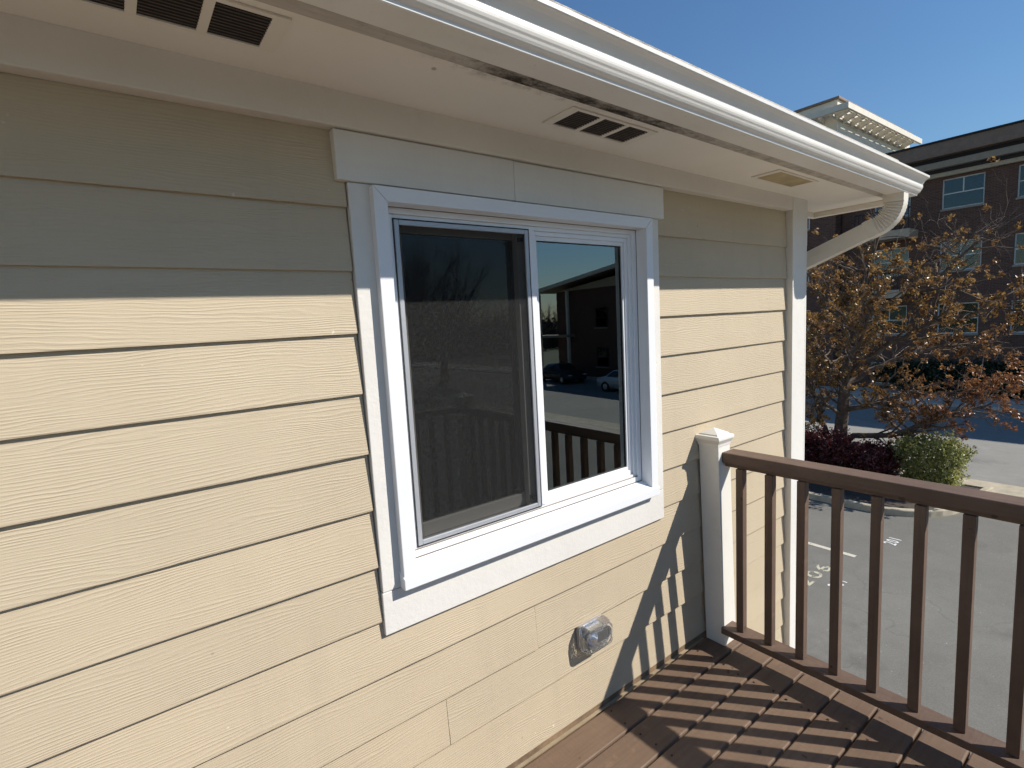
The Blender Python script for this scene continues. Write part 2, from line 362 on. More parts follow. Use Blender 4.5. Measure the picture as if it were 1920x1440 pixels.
def worn_paint(name, base, wear):
    t = NT(name); t.t.nodes.remove(t.b); v = t.coord(rnd=True)
    n = t.noise(v, 9, 7, 0.75)
    df = t.n('ShaderNodeBsdfDiffuse'); df.inputs[0].default_value = (*base, 1); tr = t.n('ShaderNodeBsdfTransparent')
    mx = t.n('ShaderNodeMixShader'); t.l(t.rng(n, wear, wear+0.10), mx.inputs[0]); t.l(tr.outputs[0], mx.inputs[1]); t.l(df.outputs[0], mx.inputs[2]); t.l(mx.outputs[0], t.out.inputs[0]); return t.m
M['roadpaint'] = worn_paint('white_road_paint', (0.72, 0.71, 0.68), 0.26)
M['linepaint'] = worn_paint('cream_line_paint', (0.58, 0.54, 0.44), 0.30)
M['oldpaint'] = worn_paint('worn_number_paint', (0.52, 0.49, 0.37), 0.40)
M['faintpaint'] = worn_paint('faint_number_paint', (0.50, 0.48, 0.42), 0.60)
M['brick'] = brick_mat('brown_brick', (0.155, 0.078, 0.053), (0.10, 0.054, 0.040), (0.18, 0.14, 0.115))
M['brickx'] = brick_mat('brown_brick_side', (0.155, 0.078, 0.053), (0.10, 0.054, 0.040), (0.18, 0.14, 0.115), 'xz')
M['roofbrown'] = simple('brown_roof_metal', (0.21, 0.145, 0.105), 0.6, var=0.15)
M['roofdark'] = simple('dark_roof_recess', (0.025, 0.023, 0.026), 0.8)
M['taupe'] = simple('taupe_cornice', (0.30, 0.25, 0.19), 0.7, var=0.1)
M['beige'] = simple('beige_cornice', (0.46, 0.37, 0.26), 0.7, var=0.1)
M['cream'] = paint('cream_render', (0.70, 0.65, 0.54), 0.7, 0.04, 0.05, 0.2)
M['winframe'] = simple('pale_window_frame', (0.62, 0.62, 0.58), 0.5, var=0.05)
M['blind'] = simple('white_blind', (0.70, 0.72, 0.70), 0.8, var=0.06)
M['bark'] = simple('bark', (0.115, 0.085, 0.064), 0.9, var=0.5, scale=9)
M['twig'] = simple('twig_bark', (0.21, 0.16, 0.125), 0.85, var=0.45, scale=4)
M['baretwig'] = simple('bare_twig_bark', (0.10, 0.08, 0.065), 0.9, var=0.3)
M['leaf_gold'] = leaf_mat('golden_brown_leaf', [(0.09, 0.045, 0.020), (0.17, 0.085, 0.030), (0.28, 0.15, 0.045), (0.45, 0.28, 0.09), (0.15, 0.065, 0.030)], 0.45, True)
M['leaf_purple'] = leaf_mat('dark_purple_leaf', [(0.050, 0.011, 0.012), (0.115, 0.026, 0.026), (0.21, 0.068, 0.06)], 0.4)
M['leaf_green'] = leaf_mat('fresh_green_leaf', [(0.17, 0.195, 0.06), (0.31, 0.32, 0.10), (0.50, 0.47, 0.20)], 0.6)
M['leaf_dark'] = leaf_mat('dark_hedge_leaf', [(0.015, 0.025, 0.010), (0.035, 0.05, 0.018)], 0.2)

GZ = -2.924                                                  # ground level; the deck top is z = 0

# ================================================================== SETTING
def sheet(name, poly, z, mat, kind='structure', sub=False):
    m = MB(); m.add([(x, y, z) for x, y in poly], [tuple(range(len(poly)))])
    return tag(m.build(name, mat), kind=kind)
sheet('ground', [(-900,-900),(900,-900),(900,900),(-900,900)], GZ-0.012, M['earth'])
sheet('parking_lot', [(-45,-60),(16.2,-60),(16.2,60),(-45,60)], GZ, M['asphalt'])
sheet('street', [(17.1,-90),(28.5,-90),(28.5,90),(17.1,90)], GZ-0.004, M['street'])
pave = MB()
tag(MB().box(28.5, 32.4, -90, 90, GZ-0.1, GZ+0.10).build('pavement', M['walk'], bevel=0.02), kind='structure')
tag(MB().box(16.2, 17.1, -90, 90, GZ-0.2, GZ+0.004).build('gutter_strip', M['concrete']), kind='structure')
tag(MB().box(-30, 6.2, -4.6, 0.0, GZ-0.1, GZ+0.03).build('bounce_slab', M['walk'], bevel=0.01), kind='structure')  # unseen pale concrete, added to bounce sunlight up under the eave
# island: bed of bark inside a rounded concrete kerb
def arc_poly(off):
    pts = [(12.95+off, 40.0), (12.95+off, 2.95)]
    for i in range(1, 9):
        a = math.pi + i/9*math.pi/2; R_ = 1.5-off
        pts.append((14.45+R_*math.cos(a), 2.95+R_*math.sin(a)))
    pts += [(14.45, 1.45+off), (16.19-off, 1.30+off), (16.19-off, 40.0)]
    return pts
outer, inner = arc_poly(0), arc_poly(0.16)
k = MB(); n = len(outer); top = GZ+0.14
for i in range(n-1):
    a, b, c, d = outer[i], outer[i+1], inner[i+1], inner[i]
    k.add([(*a, GZ-0.05), (*b, GZ-0.05), (*b, top), (*a, top), (*d, top), (*c, top), (*d, GZ-0.05), (*c, GZ-0.05)],
          [(0,1,2,3), (3,2,5,4), (4,5,7,6), (0,6,7,1)])
tag(k.build('kerb', M['concrete'], bevel=0.025), kind='structure')
sheet('planting_bed', arc_poly(0.15), GZ+0.10, M['mulch'])

# painted parking marks
def text_mesh(txt, w, h, gapmul=1.0):
    cu = bpy.data.curves.new('t', 'FONT'); cu.body = txt; cu.size = 1.0; cu.space_character = gapmul; cu.resolution_u = 3; cu.offset = 0.012
    o = bpy.data.objects.new('t', cu); col.objects.link(o)
    dg = bpy.context.evaluated_depsgraph_get(); me = bpy.data.meshes.new_from_object(o.evaluated_get(dg))
    bpy.data.objects.remove(o); co = np.array([v.co[:] for v in me.vertices]); mn, mx = co.min(0), co.max(0)
    for v in me.vertices: v.co = ((v.co.x-mn[0])/(mx[0]-mn[0])*w, (v.co.y-mn[1])/(mx[1]-mn[1])*h, 0)
    return me
def mark(name, txt, x, y, w, h, mat, label):
    me = text_mesh(txt, w, h, 1.15); me.materials.append(mat)
    o = link(name, me); o.location = (x, y, GZ+0.005)
    return tag(o, label, 'road marking')
mark('painted_number', '201', 11.40, 1.82, 0.36, 0.21, M['roadpaint'], 'bright white number 201 painted on the asphalt near the island kerb')
mark('painted_number', '201', 8.96, 1.86, 0.34, 0.19, M['roadpaint'], 'small white number half hidden by a baluster below the larger worn 206')
mark('painted_number', '206', 8.72, 2.22, 0.95, 0.25, M['oldpaint'], 'large worn yellowish stencilled number 206 on the asphalt')
mark('painted_number', '20', 11.15, 2.35, 0.72, 0.20, M['faintpaint'], 'almost erased old number on the asphalt above the bright 201')
for x, lab in ((10.41, 'cream painted bay line between the two parking numbers'), (7.95, 'cream painted bay line left of the worn 206')):
    m = MB(); m.add([(x-0.055, 2.14, GZ+0.005), (x+0.055, 2.14, GZ+0.005), (x+0.055, 7.2, GZ+0.005), (x-0.055, 7.2, GZ+0.005)], [(0,1,2,3)])
    tag(m.build('parking_line', M['linepaint']), lab, 'road marking', 'parking bay lines')

# ================================================================== THE HOUSE
house = empty('house', (1.6, 0, GZ), 'beige lap sided house corner with white trimmed sliding window and deep white eave', 'house')
house_off = Vector((-1.6, 0, -GZ))
def hp(o):                                                  # parts are modelled in world coordinates
    o.parent = house; o.location = house_off; return o
E_LAP = 0.178
def lapz(k): return 2.2035 - E_LAP*k
WX0, WX1 = 0.572, 1.957                                     # outer window trim
WINZ0, WINZ1 = 0.735, 2.092
# sheathing with the window hole, and the gable wall
sh = MB()
sh.box(-3.2, 0.69, 0.022, 0.12, GZ, 2.45).box(1.815, 3.30, 0.022, 0.12, GZ, 2.45).box(0.69, 1.815, 0.022, 0.12, GZ, 0.962).box(0.69, 1.815, 0.022, 0.12, 2.04, 2.45)
sh.box(3.20, 3.30, 0.12, 7.0, GZ, 2.45).box(-3.2, 3.2, 6.9, 7.0, GZ, 2.45).box(-3.2, -3.1, 0.12, 6.9, GZ, 2.45)
hp(sh.build('wall_sheathing', M['sheath']))
# siding planks, one object each
T = 0.0108
def plank(x0, x1, zb, ztop=None, h=E_LAP+0.028, side=False):
    jz = random.uniform(-0.0012, 0.0012); jy = random.uniform(-0.0007, 0.0007); zb += jz
    zt = min(zb+h, ztop) if ztop is not None else zb+h
    fr = (zt-zb)/E_LAP
    prof = [(0.0+jy, zb), (-0.0006+jy, zb+0.003), (T*fr+jy, zt), (T*fr+T+jy, zt), (T+jy, zb)]
    m = MB()
    x0 += random.uniform(0, 0.0004); x1 -= random.uniform(0, 0.0004)
    ns = max(1, int((x1-x0)/0.16)); ph = [random.uniform(0, 6.28) for _ in range(4)]
    V = []; F = []; np5 = len(prof)
    for i in range(ns+1):
        x = x0+(x1-x0)*i/ns
        wy = 0.0009*math.sin(x*2.3+ph[0])+0.0005*math.sin(x*6.1+ph[1]); wz = 0.0007*math.sin(x*1.7+ph[2])+0.0004*math.sin(x*5.2+ph[3])
        for q, (a, b) in enumerate(prof):
            aa = a+(wy if q in (0, 1, 4) else 0); bb = b+(wz if q in (0, 1, 4) else 0)
            V.append((x, aa, bb) if not side else (3.322-aa, x, bb))
    for i in range(ns):
        for j in range(np5): F.append((i*np5+j, i*np5+(j+1)%np5, (i+1)*np5+(j+1)%np5, (i+1)*np5+j))
    F += [tuple(range(np5-1, -1, -1)), tuple(ns*np5+j for j in range(np5))]
    m.add(V, F)
    return hp(m.build('siding_plank', M['siding']))
CB0, CB1 = 3.156, 3.312                                     # corner board
for k in range(0, 29):
    zb = lapz(k)
    cut = 0.026
    if k == 12: zb = cut
    ztop = 2.235 if k <= 1 else None
    if k == 0: continue
    hh = E_LAP + 0.028 if k != 12 else lapz(11)-cut+0.02
    full_top = lapz(k-1)
    if zb >= WINZ0-0.18 and k <= 8:                         # rows cut by the window
        if k == 8:
            plank(-3.2, WX0-0.004, zb, ztop, hh); plank(WX0, WX1, zb, WINZ0-0.002, hh); plank(WX1+0.004, CB0-0.004, zb, ztop, hh)
        else:
            plank(-3.2, WX0-0.004, zb, ztop, hh); plank(WX1+0.004, CB0-0.004, zb, ztop, hh)
    elif k == 10: plank(-3.2, 1.1735, zb-0.003, ztop, hh); plank(1.1740, CB0-0.004, zb+0.001, ztop, hh)
    elif k == 11: plank(-3.2, 0.7685, zb, ztop, hh); plank(0.7690, CB0-0.004, zb, ztop, hh)
    elif k == 9: plank(-3.2, CB0-0.004, zb, ztop, hh)
    elif k == 12: plank(-3.2, 2.30, zb, ztop, hh); plank(2.302, CB0-0.004, lapz(12), ztop)
    else: plank(-3.2, CB0-0.004, max(zb, GZ+0.02), ztop, hh)
for k in range(1, 29): plank(0.16, 7.0, max(lapz(k), GZ+0.02), 2.235 if k == 1 else None, side=True)
# frieze, header, corner boards
ez = lambda X: -0.0085*X
ey = lambda X: 0.0135*(X-0.4)
def eave(x, y, z): return (x, y+ey(x)*max(0.0, min(1.0, -y/0.30)), z+ez(x))
SOF = 2.326
hp(MB().box(-3.2, CB0-0.002, -0.030, 0.021, 2.232, SOF+0.012, fn=lambda x, y, z: (x, y, z+(ez(x) if z > 2.3 else -0.001*x))).build('frieze_board', M['frieze'], bevel=0.003))
hp(MB().box(0.540, 1.1585, -0.018, 0.021, 2.094, 2.2285).build('header_board', M['trim'], bevel=0.003))
hp(MB().box(1.1605, 1.989, -0.016, 0.021, 2.094, 2.2275).build('header_board', M['trim'], bevel=0.003))
hp(MB().box(CB0, CB1, -0.0315, 0.021, GZ+0.02, 2.31).build('corner_board', M['trim'], bevel=0.003))
hp(MB().box(CB1+0.001, CB1+0.022, -0.0305, 0.15, GZ+0.02, 2.30).build('corner_board', M['trim'], bevel=0.003))
hp(MB().box(CB1+0.024, CB1+0.105, 0.004, 0.045, 2.045, 2.30).build('gable_frieze_block', M['trim'], bevel=0.003))
# outer window trim, four boards
hp(MB().box(WX0, 0.668, -0.0085, 0.021, 0.8745, 2.0925).build('window_trim_board', M['trim'], bevel=0.0025))
hp(MB().box(1.846, WX1, -0.0085, 0.021, 0.8745, 2.0925).build('window_trim_board', M['trim'], bevel=0.0025))
hp(MB().box(WX0-0.002, WX1+0.001, -0.0075, 0.021, WINZ0, 0.8725).build('window_trim_board', M['trim'], bevel=0.0025))
# ---- the window
win = empty('window'); hp(win); win['label'] = 'white vinyl sliding window with grey insect screen on its left half'
def wp(name, mb, mat, bevel=0): return mb.build(name, mat, win, bevel)
CX0, CX1, CZ0, CZ1 = 0.633, 1.882, 0.911, 2.086
cw = 0.043
def mitre(pts): return pts
cs = MB()
cy0, cy1 = -0.036, 0.020
# mitred casing: left, top, right
def mitre_piece(name, quad):
    m = MB(); P = [(x, cy0, z) for x, z in quad] + [(x, cy1, z) for x, z in quad]
    m.add(P, [(0,1,2,3), (7,6,5,4), (0,4,5,1), (1,5,6,2), (2,6,7,3), (3,7,4,0)]); return wp(name, m, M['vinyl'], 0.002)
g_ = 0.0006
mitre_piece('casing', [(CX0, CZ0), (CX0+cw, CZ0), (CX0+cw, CZ1-cw-g_), (CX0, CZ1-g_)])
mitre_piece('casing', [(CX1-cw, CZ0), (CX1, CZ0), (CX1, CZ1-g_), (CX1-cw, CZ1-cw-g_)])
mitre_piece('casing', [(CX0+g_, CZ1), (CX0+cw+g_, CZ1-cw), (CX1-cw-g_, CZ1-cw), (CX1-g_, CZ1)])
sl = MB(); sl.prism([(-0.044, 0.874), (-0.044, 0.910), (0.019, 0.936), (0.019, 0.874)], CX0-0.003, CX1+0.002, 'x'); wp('sill', sl, M['vinyl'], 0.002)
# vinyl frame: stepped
FX0, FX1, FZ0, FZ1 = 0.677, 1.838, 0.938, 2.0415
wp('outer_frame', MB().ring(FX0, FX1, FZ0, FZ1, 0.024, 0.0205, 0.115, 0.018, 0.022), M['vinyl'], 0.0015)
wp('inner_frame', MB().ring(FX0+0.0242, FX1-0.0242, FZ0+0.0222, FZ1-0.0182, 0.018, 0.028, 0.113, 0.014, 0.012), M['vinyl'], 0.0015)
OX0, OX1, OZ0, OZ1 = 0.7195, 1.7955, 0.973, 2.009
wp('mullion', MB().box(1.247, 1.270, 0.0225, 0.10, OZ0, OZ1), M['vinyl'], 0.002)
# fixed right light
wp('glazing_frame', MB().ring(1.2702, OX1, OZ0, OZ1, 0.016, 0.036, 0.075, 0.016, 0.020), M['vinyl'], 0.0015)
wp('glazing_bead', MB().ring(1.2864, OX1-0.0162, OZ0+0.0202, OZ1-0.0162, 0.010, 0.043, 0.075, 0.016, 0.016), M['vinyl'], 0.001)
wp('gasket', MB().ring(1.2966, OX1-0.0264, OZ0+0.0364, OZ1-0.0324, 0.003, 0.049, 0.066), M['gasket'])
m = MB(); m.box(1.2997, OX1-0.0295, 0.0535, 0.0575, OZ0+0.0395, OZ1-0.0355); wp('pane', m, M['glass'])
# sliding left sash behind the screen
wp('sash', MB().ring(0.722, 1.252, OZ0+0.002, OZ1-0.002, 0.040, 0.070, 0.098, 0.030, 0.046), M['vinyl_cream'], 0.002)
m = MB(); m.box(0.7625, 1.2115, 0.082, 0.086, OZ0+0.0485, OZ1-0.0325); wp('pane', m, M['glass'])
wp('sash_stile', MB().box(1.205, 1.247, 0.046, 0.0695, OZ0, OZ1), M['vinyl_cream'], 0.002)
wp('screen_gasket', MB().ring(0.7145, 1.2468, OZ0-0.006, OZ1+0.0025, 0.003, 0.0245, 0.034), M['gasket'])
wp('screen_frame', MB().ring(0.718, 1.2435, OZ0-0.0025, OZ1-0.001, 0.016, 0.0235, 0.034), M['screenframe'], 0.002)
m = MB(); m.add([(0.734, 0.0295, OZ0+0.0136), (1.2275, 0.0295, OZ0+0.0136), (1.2275, 0.0295, OZ1-0.0172), (0.734, 0.0295, OZ1-0.0172)], [(0,1,2,3)]); wp('insect_screen', m, M['screen'])
wp('screen_latch', MB().box(1.206, 1.222, 0.030, 0.045, OZ1-0.042, OZ1-0.030), M['gasket'])
wp('screen_latch', MB().box(1.206, 1.222, 0.030, 0.045, OZ0+0.030, OZ0+0.046), M['gasket'])
# painted reveal and the dark room behind
wp('reveal', MB().ring(0.66, 1.85, 0.93, 2.07, 0.03, 0.118, 0.24), M['vinyl_cream'])
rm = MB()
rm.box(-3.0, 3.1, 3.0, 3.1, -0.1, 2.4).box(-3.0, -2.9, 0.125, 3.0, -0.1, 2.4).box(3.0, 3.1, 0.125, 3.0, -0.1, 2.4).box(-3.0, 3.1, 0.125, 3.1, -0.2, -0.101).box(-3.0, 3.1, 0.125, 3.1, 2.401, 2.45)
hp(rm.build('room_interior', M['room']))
# ---- eave
hp(MB().box(-3.2, 3.86, -0.352, -0.0302, SOF+0.002, SOF+0.02, fn=eave).box(CB1, 3.86, -0.0301, 0.16, SOF+0.0021, SOF+0.02, fn=eave).build('soffit', M['soffit']))
hp(MB().box(-3.2, 3.70, -0.412, -0.3475, SOF-0.012, SOF+0.19, fn=eave).build('fascia_board', M['fascia'], bevel=0.003))
hp(MB().box(3.80, 3.845, -0.345, 0.16, SOF-0.030, SOF+0.001, fn=eave).build('return_board', M['frieze'], bevel=0.003))
hp(MB().box(3.34, 3.80, 0.130, 0.165, SOF-0.030, SOF+0.001, fn=eave).build('return_board', M['frieze'], bevel=0.003))
# gutter: K-style profile swept along the eave
GY, GB = -0.414, 2.302
prof = [(0, 0.092), (0, 0.0), (-0.082, 0.0), (-0.0838, 0.002), (-0.0842, 0.0085), (-0.0865, 0.0105), (-0.0915, 0.0125), (-0.0965, 0.0165), (-0.100, 0.0215), (-0.1025, 0.0265), (-0.106, 0.031), (-0.1085, 0.0365), (-0.1095, 0.043), (-0.1088, 0.049), (-0.1082, 0.053), (-0.110, 0.0585), (-0.1155, 0.067), (-0.123, 0.0755), (-0.131, 0.081), (-0.1365, 0.0835), (-0.139, 0.086), (-0.1395, 0.0965), (-0.127, 0.100), (-0.125, 0.094)]
inn = [(a+(0.0022 if i > 2 else -0.0022 if a == 0 else 0.002), b+(0.0022 if b < 0.001 else 0)) for i, (a, b) in enumerate(prof)]
gm = MB(); xs = [-3.2, 0.0, 2.0, 3.72]; L = len(prof)
V_ = []
for x in xs: V_ += [eave(x, GY+a, GB+b) for a, b in prof] + [eave(x, GY+a, GB+b) for a, b in inn]
F_ = []
for i in range(len(xs)-1):
    o0, o1 = i*2*L, (i+1)*2*L
    for j in range(L-1):
        F_.append((o0+j, o0+j+1, o1+j+1, o1+j)); F_.append((o0+L+j+1, o0+L+j, o1+L+j, o1+L+j+1))
gm.add(V_, F_)
gut = hp(gm.build('gutter', M['gutter'], smooth=False))
cap = MB(); cap.prism([(GY+a, GB+b) for a, b in prof[:23]], 3.7202, 3.7235, 'x', fn=eave)
hp(cap.build('gutter_end_cap', M['gutter']))
# roof above
rf = MB(); rf.prism([(-0.400, 2.335), (-0.415, 2.365), (3.5, 4.2), (3.5, 4.16)], -3.2, 3.80, 'x', fn=eave)
hp(rf.build('roof', M['roofbrown']))
# soffit vents: plate, black sheet for the shade inside, slats
def vent(x0, clogged=False):
    e = empty('soffit_vent'); hp(e)
    y0, y1 = -0.300, -0.150; w = 0.415; zp = SOF-0.003
    if x0 < 0: y0, y1 = -0.303, -0.150
    plate = MB(); bx = lambda *a: plate.box(*a, fn=eave)
    g0 = 0.034; gw = 0.103; gp = 0.019
    gx = [x0+g0+i*(gw+gp) for i in range(3)]
    bx(x0, gx[0], y0, y1, zp, SOF+0.001); bx(gx[2]+gw, x0+w, y0, y1, zp, SOF+0.001)
    bx(gx[0]+gw, gx[1], y0, y1, zp, SOF+0.001); bx(gx[1]+gw, gx[2], y0, y1, zp, SOF+0.001)
    for i in range(3):
        bx(gx[i], gx[i]+gw, y0, y0+0.013, zp, SOF+0.001); bx(gx[i], gx[i]+gw, y1-0.011, y1, zp, SOF+0.001)
    if clogged:
        plate = MB(); plate.ring
        for a_ in ((x0, gx[0], y0, y1), (gx[2]+gw, x0+w, y0, y1), (gx[0], gx[2]+gw, y0, y0+0.013), (gx[0], gx[2]+gw, y1-0.011, y1)): bx(*a_, zp, SOF+0.001)
    plate.build('plate', M['vent'], e)
    if clogged:
        MB().box(gx[0], gx[2]+gw, y0+0.0131, y1-0.0111, zp+0.0005, SOF+0.001, fn=eave).build('clogged_mesh', M['vent_yellow'], e)
    else:
        MB().box(gx[0]-0.004, gx[2]+gw+0.004, y0+0.008, y1-0.008, SOF+0.0005, SOF+0.0018, fn=eave).build('slot_shade_sheet', M['black'], e)  # black colour stands in for the shade behind the slats
        for i in range(3):
            for j in range(10):
                yy = y0+0.0205+j*0.0118
                s_ = MB(); s_.prism([(yy, zp+0.0012), (yy+0.0022, zp+0.0002), (yy+0.0030, zp+0.0008), (yy+0.0008, zp+0.0018)], gx[i], gx[i]+gw, 'x', fn=eave)
                s_.build('slat', M['slat'], e)
    return e
vent(-0.046); vent(1.185); vent(2.50, True)
# downspout with a pleated elbow
ds = MB(); path = []
cx = 3.546; hx = 0.036; hw = 0.050
pts = [(-0.402, 2.288, 0), (-0.402, 2.235, 0)]
P0 = (-0.27, 2.22)                                           # centre of the bend
a0, a1 = math.pi, math.pi+math.radians(69)
for i in range(0, 23):
    a = a0+(a1-a0)*i/22; Rr = 0.132
    pts.append((P0[0]+Rr*math.cos(a), P0[1]+Rr*math.sin(a)+0.015, i % 2 if 0 < i < 22 else 0))
dx, dz = math.cos(a1+math.pi/2), math.sin(a1+math.pi/2)
ly, lz, _ = pts[-1]
pts += [(ly+dx*0.05, lz+dz*0.05, 0), (ly+dx*0.055, lz+dz*0.055, -1), (ly+dx*0.62, lz+dz*0.62, -1)]
V_ = []; F_ = []
for i, (y, z, r) in enumerate(pts):
    q0 = pts[max(i-1, 0)]; q1 = pts[min(i+1, len(pts)-1)]
    t_ = Vector((0, q1[0]-q0[0], q1[1]-q0[1])).normalized(); nrm = Vector((0, -t_.z, t_.y))   # inner side of the bend
    w_in = hw - (0.011 if r == 1 else 0.004 if r == -1 else 0); w_out = hw-(0.0035 if r == -1 else 0); h_ = hx - (0.0065 if r == 1 else 0.004 if r == -1 else 0)
    c = Vector((cx, y, z))
    if i < 2: nrm = Vector((0, 1, 0))
    for sx, sw in ((-h_, -w_out), (-h_-(0.0025 if r != 1 else 0.0), 0), (-h_, w_in), (h_, w_in), (h_, -w_out)):
        V_.append(c + Vector((sx, 0, 0)) + nrm*sw)
for i in range(len(pts)-1):
    for j in range(5): F_.append((i*5+j, i*5+(j+1)%5, (i+1)*5+(j+1)%5, (i+1)*5+j))
ds.add(V_, F_)
hp(ds.build('downspout', M['downspout'], bevel=0))
for o_ in (0.115, 0.36): pass
# ledger and flashing where the deck meets the wall
hp(MB().box(-3.2, 2.44, 0.0035, 0.021, -0.22, 0.0245).build('ledger_board', M['ledger']))
hp(MB().box(-3.2, 2.27, -0.0105, 0.0030, -0.004, -0.0015).build('ledger_flashing', M['flashing']))

# ================================================================== DECK AND RAILINGS
deck = empty('deck', (0, -1.2, -0.2), 'brown stained plank deck striped by the railing shadow', 'deck')
def dp(o): o.parent = deck; o.location = -deck.location; return o
ys = [-0.012, -0.157, -0.313, -0.456, -0.606, -0.754]
while ys[-1] > -2.2: ys.append(ys[-1]-0.148)
for i in range(len(ys)-1):
    y1, y0 = ys[i]-0.0045, ys[i+1]+0.0045
    z1 = random.uniform(-0.002, 0.0015)
    m = MB(); m.box(-0.5*5.05, 0.5*5.05, y0, y1, -0.036+z1, z1)
    o = m.build('deck_board', M['deck'], bevel=0.006, seg=3); dp(o); o.location = o.location + Vector((-0.13+random.uniform(-0.006, 0.006), 0, 0)); o.rotation_euler.z = random.uniform(-0.0006, 0.0006)
for x in (-2.5, -1.7, -0.9, -0.1, 0.7, 1.5, 2.12): dp(MB().box(x, x+0.038, -2.2, -0.01, -0.235, -0.040).build('joist', M['ledger']))
dp(MB().box(2.372, 2.410, -2.23, -0.02, -0.24, -0.041).build('rim_board', M['rail']))
dp(MB().box(-2.6, 2.371, -2.285, -2.25, -0.24, -0.041).build('rim_board', M['rail']))
for x in (-2.5, 0.0, 2.25): dp(MB().box(x, x+0.14, -2.20, -2.06, GZ, -0.2405).build('support_post', M['rail'], bevel=0.006))
sc_ = MB()
for i in range(len(ys)-1):
    for x in (2.145, 1.52, 0.72, -0.08, -0.88):
        for f_ in (0.25, 0.75):
            yy = ys[i]+(ys[i+1]-ys[i])*f_+random.uniform(-.008, .008); xx = x+random.uniform(-.008, .008)
            sc_.tube([(xx, yy, -0.003), (xx, yy, 0.0022)], [0.0048, 0.0044], 6)
so_ = dp(sc_.build('screw_heads', simple('rusty_screw', (0.05, 0.032, 0.024), 0.6, 0.3))); so_['kind'] = 'stuff'
def make_post(parent, x, y, lean=(0, 0)):
    b = 0.0525
    def fn(px, py, pz): t = pz/1.08; return (px+lean[0]*t, py+lean[1]*t, pz)
    m = MB(); m.box(x-b, x+b, y-b, y+b, 0.001, 1.045, fn=fn); p = m.build('post', M['post'], parent, bevel=0.004)
    c = MB(); qx, qy = x+lean[0], y+lean[1]
    lv = [(0.0545, 1.030), (0.0565, 1.044), (0.0665, 1.062), (0.068, 1.064), (0.068, 1.074), (0.0645, 1.081), (0.052, 1.0835), (0.049, 1.089), (0.004, 1.112)]
    V = []; F = []
    for r, z in lv: V += [(qx-r, qy-r, z), (qx+r, qy-r, z), (qx+r, qy+r, z), (qx-r, qy+r, z)]
    for i in range(len(lv)-1):
        for j in range(4): F.append((i*4+j, i*4+(j+1)%4, (i+1)*4+(j+1)%4, (i+1)*4+j))
    F += [(3,2,1,0), tuple(range(len(V)-4, len(V)))]
    c.add(V, F); c.build('post_cap', M['post'], p, bevel=0.0012)
    return p
rail = empty('railing', (2.34, -1.2, 0), 'brown wooden balustrade with a white capped post against the siding', 'railing')
def rp(o): o.parent = rail; o.location = -rail.location; return o
po = make_post(None, 2.3315, -0.066, (-0.030, 0.012)); rp(po)
po = make_post(None, 2.345, -2.18); rp(po)
def dirmap(mesh_len): pass
def rail_bar(name, x0, x1, z0, z1, ya, yb, top):
    # long axis modelled along local x so that the grain runs with it
    m = MB()
    if top: m.prism([(x0-2.345, z0), (x0-2.345, z1-0.004), (x0-2.341, z1), (x1-2.345-0.004, z1), (x1-2.345, z1-0.004), (x1-2.345, z0)], -(yb-ya)/2, (yb-ya)/2, 'x')
    else: m.box(-(yb-ya)/2, (yb-ya)/2, x0-2.345, x1-2.345, z0, z1)
    o = m.build(name, M['rail'], rail, bevel=0.003); o.location = Vector((2.345, (ya+yb)/2, 0))-rail.location; o.rotation_euler.z = -math.pi/2
    return o
# (rotation -90 deg: local +y -> world +x)
rail_bar('top_rail', 2.281, 2.386, 0.951, 1.0010, -2.128, -0.106, True)
rail_bar('rail_under_strip', 2.300, 2.340, 0.930, 0.9505, -2.128, -0.112, False)
rail_bar('bottom_rail', 2.255, 2.352, 0.079, 0.111, -2.128, -0.112, False)
bal_me = None
for i in range(16):
    y = -0.190-0.1402*i
    if y < -2.08: break
    o = MB().box(-0.395, 0.4235, -0.018, 0.018, -0.018, 0.018).build('baluster', M['rail'], rail, bevel=0.0025) if bal_me is None else link('baluster', bal_me, rail, 0.0025)
    bal_me = o.data
    o.rotation_euler = (0, -math.pi/2, random.uniform(-0.02, 0.02)); o.location = Vector((2.308+random.uniform(-0.0015, 0.0015), y+random.uniform(-0.002, 0.002), 0.5065))-rail.location
# the far side of the balcony, behind the camera
rail_f = empty('railing', (0, -2.18, 0), 'brown wooden balustrade along the outer edge of the deck', 'railing')
def fb(name, mb, loc=(0,0,0)): o = mb.build(name, M['rail'], rail_f, bevel=0.003); o.location = Vector(loc); return o
fb('top_rail', MB().box(-2.5, 2.28, -0.047, 0.047, 0.948, 0.9985)); fb('bottom_rail', MB().box(-2.5, 2.28, -0.047, 0.047, 0.046, 0.081))
i = 0
x = 2.16
while x > -2.45:
    o = link('baluster', bal_me, rail_f, 0.0025); o.rotation_euler = (0, -math.pi/2, 0); o.location = (x, 0, 0.5065); x -= 0.1405

